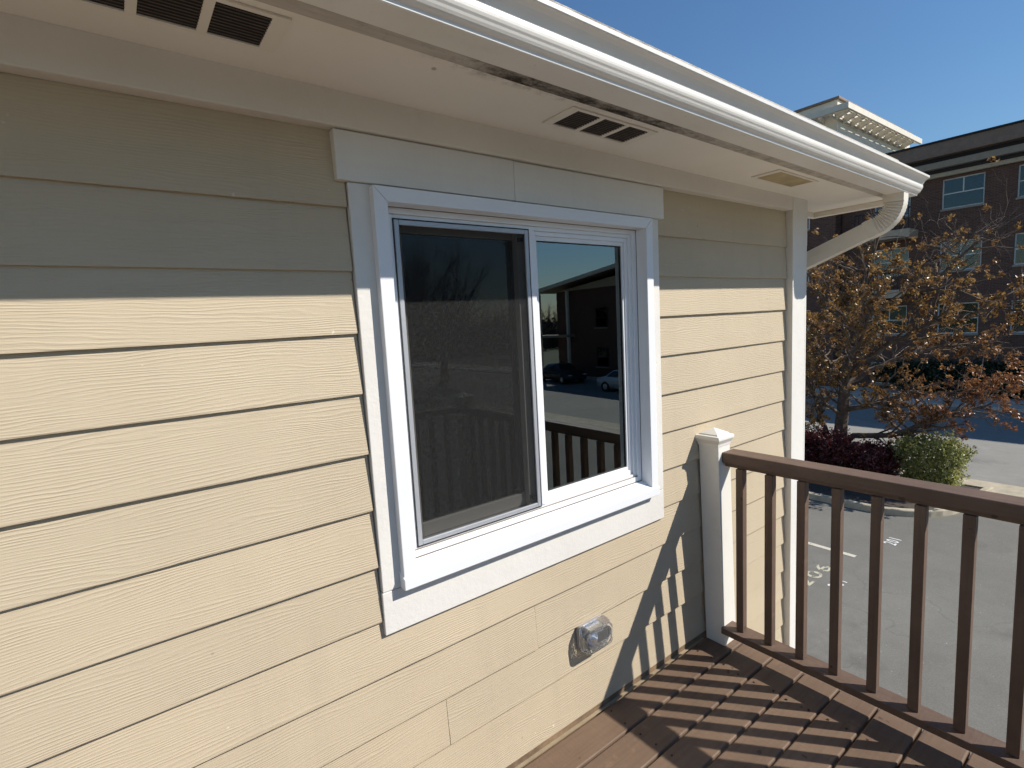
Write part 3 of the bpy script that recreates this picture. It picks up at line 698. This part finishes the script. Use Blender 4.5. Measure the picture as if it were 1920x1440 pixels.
# ================================================================== WALL LIGHT
wl = empty('wall_light', (1.455, 0, 0.375), 'small clear plastic emergency light on the siding under the window', 'light'); wl.scale = (0.86, 1.0, 0.84)
t = NT('clear_plastic'); b = t.b
b.inputs['Base Color'].default_value = (0.93, 0.93, 0.9, 1); b.inputs['Roughness'].default_value = 0.08; b.inputs['IOR'].default_value = 1.3; b.inputs['Transmission Weight'].default_value = 0.92
M['plastic'] = t.m
M['chrome'] = simple('chrome_reflector', (0.75, 0.75, 0.76), 0.15, 1.0)
def rrect(w, h, r, n=5):
    P = []
    for cx_, cz_, a in ((w-r, h-r, 0), (-w+r, h-r, 90), (-w+r, -h+r, 180), (w-r, -h+r, 270)):
        for i in range(n+1):
            q = math.radians(a+90*i/n); P.append((cx_+r*math.cos(q), cz_+r*math.sin(q)))
    return P
def loft(sections, closed_ends=True, flip=False):
    m = MB(); V = []; F = []; n = len(sections[0][1])
    for y, pr in sections: V += [(x, y, z) for x, z in pr]
    for i in range(len(sections)-1):
        for j in range(n): F.append((i*n+j, i*n+(j+1)%n, (i+1)*n+(j+1)%n, (i+1)*n+j))
    if closed_ends: F += [tuple(range(n-1,-1,-1)), tuple((len(sections)-1)*n+j for j in range(n))]
    m.add(V, F); return m
loft([(0.004, rrect(0.088, 0.062, 0.02)), (-0.012, rrect(0.088, 0.062, 0.02)), (-0.016, rrect(0.085, 0.059, 0.02))]).build('back_plate', simple('grey_plastic', (0.33, 0.31, 0.30), 0.5), wl)
loft([(-0.0165, rrect(0.092, 0.066, 0.026)), (-0.045, rrect(0.090, 0.064, 0.026)), (-0.064, rrect(0.080, 0.055, 0.026)), (-0.072, rrect(0.062, 0.040, 0.024))]).build('lens', M['plastic'], wl, smooth=False)
for sx in (-0.042, 0.042):
    sec = []
    for yy, r in ((-0.020, 0.010), (-0.030, 0.022), (-0.042, 0.029), (-0.052, 0.031)):
        sec.append((yy, [(sx+r*math.cos(a), 0.008+r*math.sin(a)) for a in [2*math.pi*q/14 for q in range(14)]]))
    loft(sec, False).build('lamp_reflector', M['chrome'], wl, smooth=True)
MB().box(-0.02, 0.05, -0.056, -0.0535, -0.016, 0.030).build('lamp_visor', M['black'], wl)
for q in range(5): MB().box(-0.06+q*0.024, -0.052+q*0.024, -0.058, -0.020, -0.050, -0.040).build('lens_rib', M['chrome'], wl)
MB().box(-0.055, 0.03, -0.050, -0.020, 0.040, 0.046).build('lamp_bracket', M['chrome'], wl)

# ================================================================== TREES AND SHRUBS
def branch(mb, p, d, length, r, depth, tips, maxd, spread=0.6, gn=0.10, sides=5, kids=(3, 5), up=0.12, R=random):
    nseg = 4 if depth < 2 else 3
    pts = [Vector(p)]; rad = [r]; dirs = [Vector(d).normalized()]
    for i in range(nseg):
        dd = dirs[-1] + Vector((R.gauss(0, gn), R.gauss(0, gn), R.gauss(0, gn)+up*0.5)); dd.normalize(); dirs.append(dd)
        pts.append(pts[-1]+dd*length/nseg); rad.append(r*(1-(i+1)/nseg*0.55))
    mb.tube(pts, rad, sides if depth < 3 else 3, cap=False, mi=0 if depth < 2 else 1)
    if depth >= maxd:
        tips.append((pts[-1], dirs[-1])); tips.append((pts[-2], dirs[-2])); return
    if depth >= maxd-1: tips.append((pts[-1], dirs[-1]))
    for _ in range(R.randint(*kids)):
        i = R.randint(1, nseg); t_ = R.random()
        q = pts[i-1].lerp(pts[i], t_); dd = dirs[i] + Vector((R.gauss(0, spread), R.gauss(0, spread), R.gauss(0, spread)+up)); dd.normalize()
        branch(mb, q, dd, length*R.uniform(0.45, 0.75), rad[i]*R.uniform(0.45, 0.7), depth+1, tips, maxd, spread, gn*1.15, sides, kids, up, R)
def leaf_cloud(name, centres, size, mat, parent, per=6, spread=0.07, flat=0.0):
    c = np.repeat(np.asarray(centres, float), per, 0); n = len(c)
    c = c + rng.normal(0, spread, c.shape)
    a = rng.normal(size=(n, 3)); a /= np.linalg.norm(a, axis=1)[:, None]
    b = np.cross(a, rng.normal(size=(n, 3))); b /= np.linalg.norm(b, axis=1)[:, None]
    s = size*rng.uniform(0.55, 1.25, (n, 1)); w = s*rng.uniform(0.5, 0.8, (n, 1))
    nn = np.cross(a, b)*s*0.25
    v = np.stack([c-a*s, c-b*w+nn, c+a*s, c+b*w+nn], 1).reshape(-1, 3)
    me = bpy.data.meshes.new(name); me.vertices.add(4*n); me.vertices.foreach_set('co', v.ravel())
    me.loops.add(6*n); me.polygons.add(2*n)
    base = np.arange(n)[:, None]*4; idx = (base + np.array([0, 1, 2, 0, 2, 3])).ravel()
    me.loops.foreach_set('vertex_index', idx.astype(np.int32)); me.polygons.foreach_set('loop_start', np.arange(0, 6*n, 3, dtype=np.int32))
    me.polygons.foreach_set('loop_total', np.full(2*n, 3, dtype=np.int32)); me.update(); me.validate(); me.materials.append(mat)
    return link(name, me, parent)

# the golden brown tree in the island; limbs as (points, start radius, end radius)
TB = Vector((15.5, 4.38, GZ+0.08))
tree = empty('maple_tree', TB, 'spreading tree with golden brown spring growth in the kerbed island', 'tree')
R1 = random.Random(21)
wood = MB(); tips = []
limbs = [
    ([(15.5,4.38,-2.95),(15.5,4.36,-2.0),(15.48,4.30,-1.27),(15.45,4.22,-0.28),(15.5,4.07,0.68),(15.6,4.0,1.8),(15.7,3.8,2.8),(15.7,3.6,3.5)], 0.20, 0.035),
    ([(15.5,4.40,-2.7),(15.45,4.58,-1.98),(15.4,4.80,-1.4),(15.3,4.95,-0.7),(15.2,5.4,0.2),(15.2,5.7,1.2)], 0.095, 0.02),
    ([(15.5,4.36,-2.1),(15.4,3.98,-1.78),(15.3,3.15,-1.62),(15.2,2.42,-1.26),(15.3,1.75,-0.88),(15.2,1.2,-0.6)], 0.095, 0.018),
    ([(15.48,4.28,-1.15),(15.3,3.95,-1.02),(15.2,3.5,-0.86),(15.2,2.76,-0.5),(15.4,1.8,-0.5),(15.5,1.0,-0.35)], 0.085, 0.016),
    ([(15.46,4.2,-0.1),(15.7,3.8,0.3),(15.8,3.1,0.8),(15.9,2.4,1.2),(16.0,1.4,1.4),(16.0,0.8,1.3)], 0.085, 0.016),
    ([(15.5,4.07,0.75),(15.3,3.75,1.35),(15.3,2.9,1.75),(15.4,2.3,2.2),(15.6,1.7,2.9),(15.6,1.3,3.2)], 0.08, 0.013),
    ([(15.5,4.07,0.6),(15.8,4.5,1.2),(16.0,4.9,2.0),(16.0,5.1,2.9)], 0.07, 0.015),
    ([(15.48,4.25,-0.6),(15.9,4.8,0.1),(16.3,5.4,0.8),(16.6,6.2,1.5)], 0.07, 0.015),
    ([(15.48,4.25,-0.5),(15.1,4.0,0.2),(14.6,3.6,0.9),(14.2,3.2,1.5),(14.0,3.0,2.0)], 0.07, 0.015),
    ([(15.55,4.05,1.0),(14.9,4.3,1.6),(14.4,4.6,2.2),(14.2,4.9,2.9)], 0.06, 0.013),
    ([(15.6,4.0,1.6),(16.2,3.4,2.2),(16.6,2.6,2.8),(16.8,2.0,3.3)], 0.06, 0.012),
    ([(15.48,4.24,-0.4),(16.2,3.7,0.0),(17.0,3.0,0.4),(17.4,2.2,0.5),(17.5,1.2,0.4)], 0.07, 0.014),
    ([(15.45,4.3,-1.3),(14.9,4.5,-0.9),(14.4,4.7,-0.5),(13.9,4.6,0.1)], 0.05, 0.012),
]
for pts, ra, rb in limbs:
    P_ = [Vector(p)-TB for p in pts]
    # smooth the polyline
    Q = [P_[0]]
    for i in range(len(P_)-1):
        for s_ in (0.33, 0.66, 1.0):
            jit = Vector((R1.gauss(0, 0.03), R1.gauss(0, 0.03), R1.gauss(0, 0.03))) if (i or s_ < 1) and ra < 0.15 else Vector((0,0,0))
            Q.append(P_[i].lerp(P_[i+1], s_)+jit)
    rr = [ra*(1-j/(len(Q)-1))+rb*j/(len(Q)-1) for j in range(len(Q))]
    wood.tube(Q, rr, 8, cap=True)
    start = 7 if ra > 0.15 else max(3, len(Q)//3)
    for j in range(start, len(Q)):
        for _ in range(2):
            d = (Q[j]-Q[j-1]).normalized()+Vector((R1.gauss(0, 0.8), R1.gauss(0, 0.8), R1.gauss(0.15, 0.6))); d.normalize()
            branch(wood, Q[j].lerp(Q[j-1], R1.random()), d, R1.uniform(0.5, 1.15), min(rr[j]*0.6, 0.034), 1, tips, 3, 0.75, 0.22, 4, (2, 4), 0.10, R1)
wood.build('trunk', [M['bark'], M['twig']], tree)
cen = []
for p, d in tips:
    w = p+TB
    dens = 0.34
    if w.z > 2.2: dens = 0.26 if w.y > 2.5 else 0.08
    if w.z > 3.2: dens = 0.05
    if R1.random() < dens: cen.append(p[:])
print('tips', len(tips), 'clumps', len(cen))
leaf_cloud('crown', cen, 0.040, M['leaf_gold'], tree, 18, 0.037)

def shrub(name, x0, x1, y0, y1, ztop, mat, n, size, label, cat='shrub', rnd=0.12, stems=40, group=None, shoots=110):
    c = Vector(((x0+x1)/2, (y0+y1)/2, GZ+0.09)); e = empty(name, c, label, cat, group)
    hx_, hy_, hz_ = (x1-x0)/2, (y1-y0)/2, ztop-c.z
    pts = []
    while len(pts) < n:
        u = rng.uniform(-1, 1, 3)
        r = (abs(u[0])**5+abs(u[1])**5+abs(u[2])**5)**0.2
        if r > 1: continue
        if rng.random() > 0.25+0.75*r**3: continue
        # lumpy outline and thin holes
        lump = 1+rnd*math.sin(u[0]*4.1+c.x)*math.sin(u[1]*5.3+c.y*2)+rnd*0.6*math.sin(u[1]*9+u[2]*7)
        if math.sin(u[0]*8+u[1]*11+1)*math.sin(u[2]*7+u[1]*6) > 0.62 and rng.random() < 0.8: continue
        z = (u[2]+1)/2
        tp = 1-0.30*(1-z)**2
        pts.append((u[0]*hx_*lump*tp, u[1]*hy_*lump*tp, 0.10+z*(hz_-0.10)*(1+0.5*rnd*math.sin(u[1]*6+u[0]*3))))
    for i in range(shoots):                                  # stray shoots beyond the clipped outline
        q = Vector(pts[int(rng.integers(len(pts)))]); d_ = Vector((random.gauss(0, 0.4), random.gauss(0, 0.4), random.uniform(0.3, 1.0))).normalized(); ln = random.uniform(0.10, 0.30)
        if q.z < hz_*0.55: continue
        pts += [tuple(q+d_*ln*f_) for f_ in (0.3, 0.55, 0.8, 1.0)]
    leaf_cloud('foliage', pts, size, mat, e, 5, size*1.4)
    st = MB()
    for i in range(stems):
        b = Vector((random.uniform(-hx_, hx_)*0.55, random.uniform(-hy_, hy_)*0.6, 0)); q = pts[int(rng.integers(len(pts)))]
        st.tube([b, b.lerp(Vector(q), 0.5)+Vector((0, 0, 0.08)), q], [0.016, 0.011, 0.005], 4, cap=False)
    st.build('stems', M['bark'], e)
    return e
shrub('green_shrub', 14.25, 15.35, 1.55, 2.82, -1.50, M['leaf_green'], 2500, 0.030, 'clipped fresh green box shaped shrub at the island corner', rnd=0.09)
shrub('purple_shrub', 14.05, 14.95, 2.75, 3.95, -1.83, M['leaf_purple'], 4200, 0.030, 'dark purple leaved shrub beside the green shrub', rnd=0.12)
shrub('purple_shrub', 14.0, 15.1, 3.85, 5.25, -1.70, M['leaf_purple'], 4600, 0.030, 'dark purple leaved shrub in front of the tree trunk', rnd=0.12)
shrub('purple_shrub', 13.9, 15.1, 5.3, 6.8, -1.75, M['leaf_purple'], 3000, 0.030, 'dark purple leaved shrub mostly hidden behind the white corner board', rnd=0.12)

# ================================================================== BRICK BUILDING ACROSS THE STREET
FXB = 32.5
bb = empty('brick_building', (FXB, 5, GZ), 'dark brown brick apartment building in shade with layered brown cornice', 'building')
def bp_(name, mb, mat, parent=None, bevel=0):
    o = mb.build(name, mat, parent or bb, bevel)
    if parent is None: o.location = -bb.location
    return o
Y0, Y1 = -15.0, 10.85
cols = [-11.9, -9.2, -6.6, -4.0, -2.2, 0.42, 3.08, 5.74, 8.55]
rows = [(5.99, 7.39), (3.06, 4.45), (0.02, 1.50), (-2.60, -1.45)]
wall = MB(); half = 0.78
ycuts = [Y0]
for c in cols: ycuts += [c-half, c+half]
ycuts.append(Y1)
for i in range(0, len(ycuts), 2): wall.box(FXB, FXB+0.4, ycuts[i], ycuts[i+1], GZ, 8.3)
for c in cols:
    zs = [GZ]
    for z0, z1 in sorted(rows): zs += [z0, z1]
    zs.append(8.3)
    for i in range(0, len(zs), 2): wall.box(FXB, FXB+0.4, c-half, c+half, zs[i], zs[i+1])
wall.box(FXB+0.4, FXB+14, Y0, Y0+0.4, GZ, 8.3).box(FXB+13.6, FXB+14, Y0+0.4, Y1, GZ, 8.3)
bp_('wall', wall, M['brick'])
back = MB().box(FXB+0.9, FXB+1.0, Y0+0.4, Y1, GZ, 8.3); bp_('interior', back, M['room'])
def far_window(parent, x, yc, z0, z1, off, hw_=half, blind=True, up=0.55, fm='winframe'):
    e = empty('window'); e.parent = parent; e.location = off
    MBn = MB()
    w = 0.055; zm = z0+(z1-z0)*0.5
    MBn.box(x+0.09, x+0.16, yc-hw_, yc-hw_+w, z0, z1).box(x+0.09, x+0.16, yc+hw_-w, yc+hw_, z0, z1).box(x+0.09, x+0.16, yc-hw_+w, yc+hw_-w, z0, z0+w).box(x+0.09, x+0.16, yc-hw_+w, yc+hw_-w, z1-w, z1)
    MBn.box(x+0.095, x+0.155, yc-hw_+w, yc+hw_-w, zm-0.025, zm+0.025).box(x+0.10, x+0.15, yc-0.022, yc+0.022, zm+0.025, z1-w)
    MBn.build('frame', M[fm], e)
    MB().box(x+0.120, x+0.128, yc-hw_+w, yc+hw_-w, zm+0.025, z1-w).build('pane', M['farglass'], e)
    MB().box(x+0.122, x+0.130, yc-hw_+w, yc+hw_-w, z0+w, zm-0.025).build('pane', M['farglass'], e)
    MB().box(x-0.05, x+0.09, yc-hw_-0.03, yc+hw_+0.03, z0-0.09, z0-0.002).build('sill', M['taupe'], e)
    if blind: MB().box(x+0.20, x+0.22, yc-hw_, yc+hw_, z1-(z1-z0)*up, z1).build('blind', M['blind'], e)
    return e
bi = 0
for c in cols:
    for z0, z1 in rows:
        if c > 8: continue
        far_window(bb, FXB, c, z0, z1, -bb.location, blind=random.random() < 0.75, up=random.choice((0.5, 0.5, 0.62, 0.4)))
for z0, z1 in rows:
    far_window(bb, FXB, 8.55, z0, z1, -bb.location, blind=random.random() < 0.5)
# cornice, three tiers
bp_('cornice_upper', MB().box(31.70, FXB+14.3, Y0-0.8, Y1+0.02, 8.36, 8.99), M['roofbrown'], bevel=0.03)
bp_('cornice_cap', MB().box(31.62, FXB+14.4, Y0-0.85, Y1+0.02, 8.99, 9.06), M['roofdark'])
bp_('cornice_shade_recess', MB().box(32.10, FXB+0.4, Y0-0.3, Y1+0.01, 8.16, 8.36), M['roofdark'])  # shadow of the groove put into its near-black colour
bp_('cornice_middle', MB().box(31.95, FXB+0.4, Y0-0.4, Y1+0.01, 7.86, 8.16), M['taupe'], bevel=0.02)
bp_('cornice_shadow_gap', MB().box(32.25, FXB+0.4, Y0-0.2, Y1, 7.70, 7.86), M['roofdark'])  # second groove, its shadow also given as near-black colour
bp_('cornice_lower', MB().box(32.30, FXB-0.001, Y0-0.2, Y1, 7.50, 7.70), M['beige'], bevel=0.02)
# balcony slab with a dark opening at the left
for z in (4.82, 1.90):
    bp_('balcony_slab', MB().box(FXB-1.3, FXB-0.001, 7.4, 9.8, z, z+0.40), M['beige'], bevel=0.02)
    bp_('balcony_rail', MB().box(FXB-1.28, FXB-1.22, 7.42, 9.78, z+1.35, z+1.42), M['roofdark'])
    for q in range(14): bp_('balcony_baluster', MB().box(FXB-1.265, FXB-1.235, 7.45+q*0.178, 7.48+q*0.178, z+0.40, z+1.35), M['roofdark'])

# tower with the bracketed pergola cornice
tw = empty('corner_tower', (36, 15, GZ), 'cream corner tower with slatted pergola cornice above the brown roof', 'building')
def tp_(name, mb, mat, parent=None, bevel=0):
    o = mb.build(name, mat, parent or tw, bevel)
    if parent is None: o.location = -tw.location
    return o
TX, TY = 31.75, 10.9
tp_('wall', MB().box(TX, 43.0, TY, 34.0, 9.2, 12.45), M['cream'])
tp_('brick_wall', MB().box(TX+0.03, 42.9, TY+0.001, 33.9, GZ, 9.2), M['brick'])
tp_('roof_cap', MB().box(TX-0.12, 43.1, TY-0.12, 34.1, 12.452, 12.58), M['roofbrown'], bevel=0.02)
tp_('front_beam', MB().box(30.80, 42.2, 10.02, 10.16, 11.56, 11.86), M['cream'], bevel=0.01)
tp_('side_beam', MB().box(30.80, 30.94, 10.162, 24.0, 11.56, 11.86), M['cream'], bevel=0.01)
tp_('wall_ledger', MB().box(30.95, 43.0, TY-0.12, TY-0.002, 11.42, 11.56), M['cream'])
x = 31.35
while x < 42.1:
    m = MB(); m.prism([(TY-0.122, 11.56), (TY-0.122, 11.30), (TY-0.35, 11.40), (10.20, 11.52), (10.17, 11.62), (10.17, 11.70), (TY-0.122, 11.70)], x-0.07, x+0.07, 'x')
    tp_('bracket', m, M['cream']); x += 0.98
y = 11.6
while y < 23.5:
    m = MB(); m.prism([(TX-0.002, 11.56), (TX-0.002, 11.30), (TX-0.25, 11.40), (30.98, 11.52), (30.945, 11.62), (30.945, 11.70), (TX-0.002, 11.70)], y-0.07, y+0.07, 'y')
    tp_('bracket', m, M['cream']); y += 0.98
for yy in (10.34, 10.60): tp_('slat', MB().box(30.95, 42.1, yy, yy+0.10, 11.702, 11.80), M['cream'])
for xx in (31.08, 31.24, 31.40, 31.56): tp_('slat', MB().box(xx, xx+0.075, 10.75, 23.9, 11.702, 11.80), M['cream'])
for c in (13.0, 15.7, 18.4, 21.1, 23.8, 26.5):
    for z0, z1 in rows: far_window(tw, TX-0.08, c, z0, z1, -tw.location, blind=True)

# dark foundation hedge along the far pavement
shrub('foundation_hedge', 30.9, 32.1, -2.0, 9.0, -1.35, M['leaf_dark'], 5000, 0.07, 'low dark hedge along the foot of the brick building', 'hedge', 0.06, 10)

# ================================================================== ACROSS THE LOT, SEEN IN THE WINDOW REFLECTION
nb = empty('gabled_building', (29, -24, GZ), 'dark gabled building with a porch reflected in the right window pane', 'building')
def np_(name, mb, mat, parent=None, bevel=0):
    o = mb.build(name, mat, parent or nb, bevel)
    if parent is None: o.location = -nb.location
    return o
np_('wall', MB().box(29.6, 41, -31.0, -13.0, GZ, 4.0), M['brick'])
g = MB(); g.prism([(-31.0, 4.0), (-13.0, 4.0), (-22.0, 5.0)], 29.6, 41, 'x'); np_('gable', g, M['beige'])
rf = MB(); rf.prism([(-33.0, 4.02), (-22.0, 5.45), (-11.0, 4.02), (-11.0, 4.22), (-22.0, 5.65), (-33.0, 4.22)], 28.6, 42, 'x'); np_('roof', rf, M['roofbrown'])
rk = MB(); rk.prism([(-33.05, 3.93), (-22.0, 5.36), (-10.95, 3.93), (-10.95, 4.20), (-22.0, 5.63), (-33.05, 4.20)], 28.45, 28.598, 'x'); np_('rake_board', rk, M['cream'])
for yy in (-32.6, -29.2): np_('porch_post', MB().box(28.9, 29.1, yy, yy+0.2, GZ, 3.95), M['cream'])
np_('porch_floor', MB().box(28.7, 29.598, -33, -29.0, 0.3, 0.5), M['taupe'])
for c in (-26.0, -22.5, -19.0, -15.5):
    for z0, z1 in ((1.0, 2.5), (-2.0, -0.5)): far_window(nb, 29.45, c, z0, z1, -nb.location, 0.6, False, 0.5, 'roofdark')

def make_car(label, paintcol, loc, rz):
    e = empty('parked_car', loc, label, 'car', 'cars parked across the lot', rz)
    bm = simple('car_paint', paintcol, 0.22, 0.3, 0.6)
    # stations along the length: x, half width, sill z, belt z, roof z, roof half width
    S_ = [(-2.25, 0.70, 0.42, 0.62, 0.62, 0.60), (-2.12, 0.84, 0.30, 0.84, 0.86, 0.70), (-1.5, 0.89, 0.24, 0.92, 0.98, 0.68), (-0.95, 0.90, 0.22, 0.94, 1.34, 0.60), (-0.2, 0.90, 0.22, 0.93, 1.44, 0.60), (0.35, 0.90, 0.22, 0.92, 1.38, 0.60), (1.05, 0.90, 0.22, 0.90, 0.95, 0.70), (1.75, 0.88, 0.25, 0.82, 0.84, 0.66), (2.15, 0.80, 0.32, 0.66, 0.67, 0.60), (2.25, 0.66, 0.42, 0.56, 0.56, 0.52)]
    V = []; F = []
    for x, w, s_, b_, r, rw in S_: V += [(x, -w*0.92, s_), (x, -w, (s_+b_)/2), (x, -w*0.96, b_), (x, -rw, r), (x, rw, r), (x, w*0.96, b_), (x, w, (s_+b_)/2), (x, w*0.92, s_)]
    for i in range(len(S_)-1):
        for j in range(8): F.append((i*8+j, (i+1)*8+j, (i+1)*8+(j+1)%8, i*8+(j+1)%8))
    F += [tuple(range(8)), tuple(range(len(V)-1, len(V)-9, -1))]
    m = MB(); m.add(V, F); body = m.build('body', bm, e, smooth=True)
    dg_ = simple('car_glass', (0.02, 0.022, 0.025), 0.05, 0.0, 0.8)
    for sy in (-1, 1):
        g = MB(); P = [(-1.25, sy*0.885, 0.97), (0.85, sy*0.885, 0.97), (0.25, sy*0.66, 1.34), (-0.85, sy*0.66, 1.31)]
        g.add(P + [(a, b*0.985, c) for a, b, c in P], [(0,1,2,3), (7,6,5,4), (0,4,5,1), (1,5,6,2), (2,6,7,3), (3,7,4,0)]); g.build('side_window', dg_, e)
    for P in ([(1.03, -0.62, 0.99), (1.03, 0.62, 0.99), (0.43, 0.54, 1.385), (0.43, -0.54, 1.385)], [(-1.50, -0.60, 1.02), (-1.50, 0.60, 1.02), (-1.0, 0.53, 1.345), (-1.0, -0.53, 1.345)]):
        g = MB(); g.add(P + [(a, b, c-0.03) for a, b, c in P], [(0,1,2,3), (7,6,5,4), (0,4,5,1), (1,5,6,2), (2,6,7,3), (3,7,4,0)]); g.build('windscreen', dg_, e)
    ty = simple('tyre_rubber', (0.015, 0.015, 0.016), 0.8); rm_ = simple('wheel_rim', (0.55, 0.55, 0.56), 0.3, 0.9)
    for wx in (-1.38, 1.38):
        for sy in (-1, 1):
            w = MB(); w.tube([(wx, sy*0.90, 0.33), (wx, sy*0.89, 0.33), (wx, sy*0.70, 0.33)], [0.30, 0.33, 0.33], 18); tyre = w.build('wheel', ty, e)
            w = MB(); w.tube([(wx, sy*0.915, 0.33), (wx, sy*0.895, 0.33)], [0.12, 0.21], 14); w.build('rim', rm_, tyre)
    for sy in (-1, 1):
        MB().box(2.06, 2.20, sy*0.62-0.14, sy*0.62+0.14, 0.62, 0.71).build('headlight', simple('headlight_lens', (0.8, 0.8, 0.82), 0.1, 0.3), e, bevel=0.02)
        MB().box(-2.24, -2.12, sy*0.66-0.12, sy*0.66+0.12, 0.70, 0.82).build('tail_light', simple('tail_lens', (0.3, 0.01, 0.01), 0.2), e, bevel=0.02)
    return e
make_car('pale silver car in shade reflected at the right edge of the window', (0.55, 0.57, 0.60), (25.2, -19.6, GZ), math.radians(88))
make_car('dark car with bright windscreen glint reflected beside the window mullion', (0.03, 0.032, 0.036), (26.6, -27.5, GZ), math.radians(100))

def bare_tree(loc, h, seed, label):
    R_ = random.Random(seed); e = empty('bare_tree', loc, label, 'tree', 'bare trees beyond the lot'); m = MB(); tp = []
    m.tube([(0,0,0), (0.05,0,h*0.12), (0,0.06,h*0.25)], [h*0.028, h*0.022, h*0.018], 7)
    for i in range(7):
        a = i*0.9+R_.random(); d = Vector((math.cos(a)*0.7, math.sin(a)*0.7, 0.9))
        branch(m, (0, 0, h*0.10+h*0.15*R_.random()), d, h*0.42, h*0.012, 0, tp, 4, 0.55, 0.14, 5, (4, 6), 0.22, R_)
    m.build('trunk', [M['bark'], M['baretwig']], e)
    return e
bt = bare_tree((22.0, -37, GZ), 14.5, 3, 'tall bare tree reflected at the middle of the screened pane')
for i, (loc, sc, rz, lab) in enumerate((((17.6, -36, GZ), 0.92, 1.3, 'bare tree reflected at the left edge of the screened pane'), ((20.0, -43, GZ), 1.1, 4.0, 'bare tree behind the other bare trees reflected in the screened pane'))):
    c = copy_tree(bt); c.location = loc; c.scale = (sc, sc, sc); c.rotation_euler.z = rz; c['label'] = lab
# the wood that closes the view behind them
wd = MB(); Rw = random.Random(9)
for i in range(900):
    px = Rw.uniform(-60, 75); py = Rw.uniform(-78, -62); h = Rw.uniform(4.0, 7.5)
    a_ = Vector((px, py, GZ)); top_ = a_+Vector((Rw.gauss(0, 0.8), Rw.gauss(0, 0.8), h))
    wd.tube([a_, a_.lerp(top_, 0.5)+Vector((Rw.gauss(0, .25), 0, 0)), top_], [0.13, 0.09, 0.02], 4, cap=False)
    for q in range(9):
        b_ = a_.lerp(top_, Rw.uniform(0.25, 0.95)); wd.tube([b_, b_+Vector((Rw.gauss(0, 1.0), Rw.gauss(0, 0.6), Rw.uniform(0.4, 1.6)))], [0.04, 0.012], 3, cap=False)
tag(wd.build('distant_woods', M['baretwig']), 'bare brown wood closing the view behind the lot', 'woods', kind='stuff')
pts = np.column_stack([rng.uniform(-60, 75, 9000), rng.uniform(-80, -63, 9000), GZ+rng.uniform(0, 1, 9000)**1.3*4.6])
u_ = leaf_cloud('distant_underbrush', pts, 0.30, simple('underbrush', (0.05, 0.045, 0.03), 0.9, var=0.4), None, 3, 0.3)
tag(u_, 'dull brown underbrush below the distant wood', 'underbrush', kind='stuff')
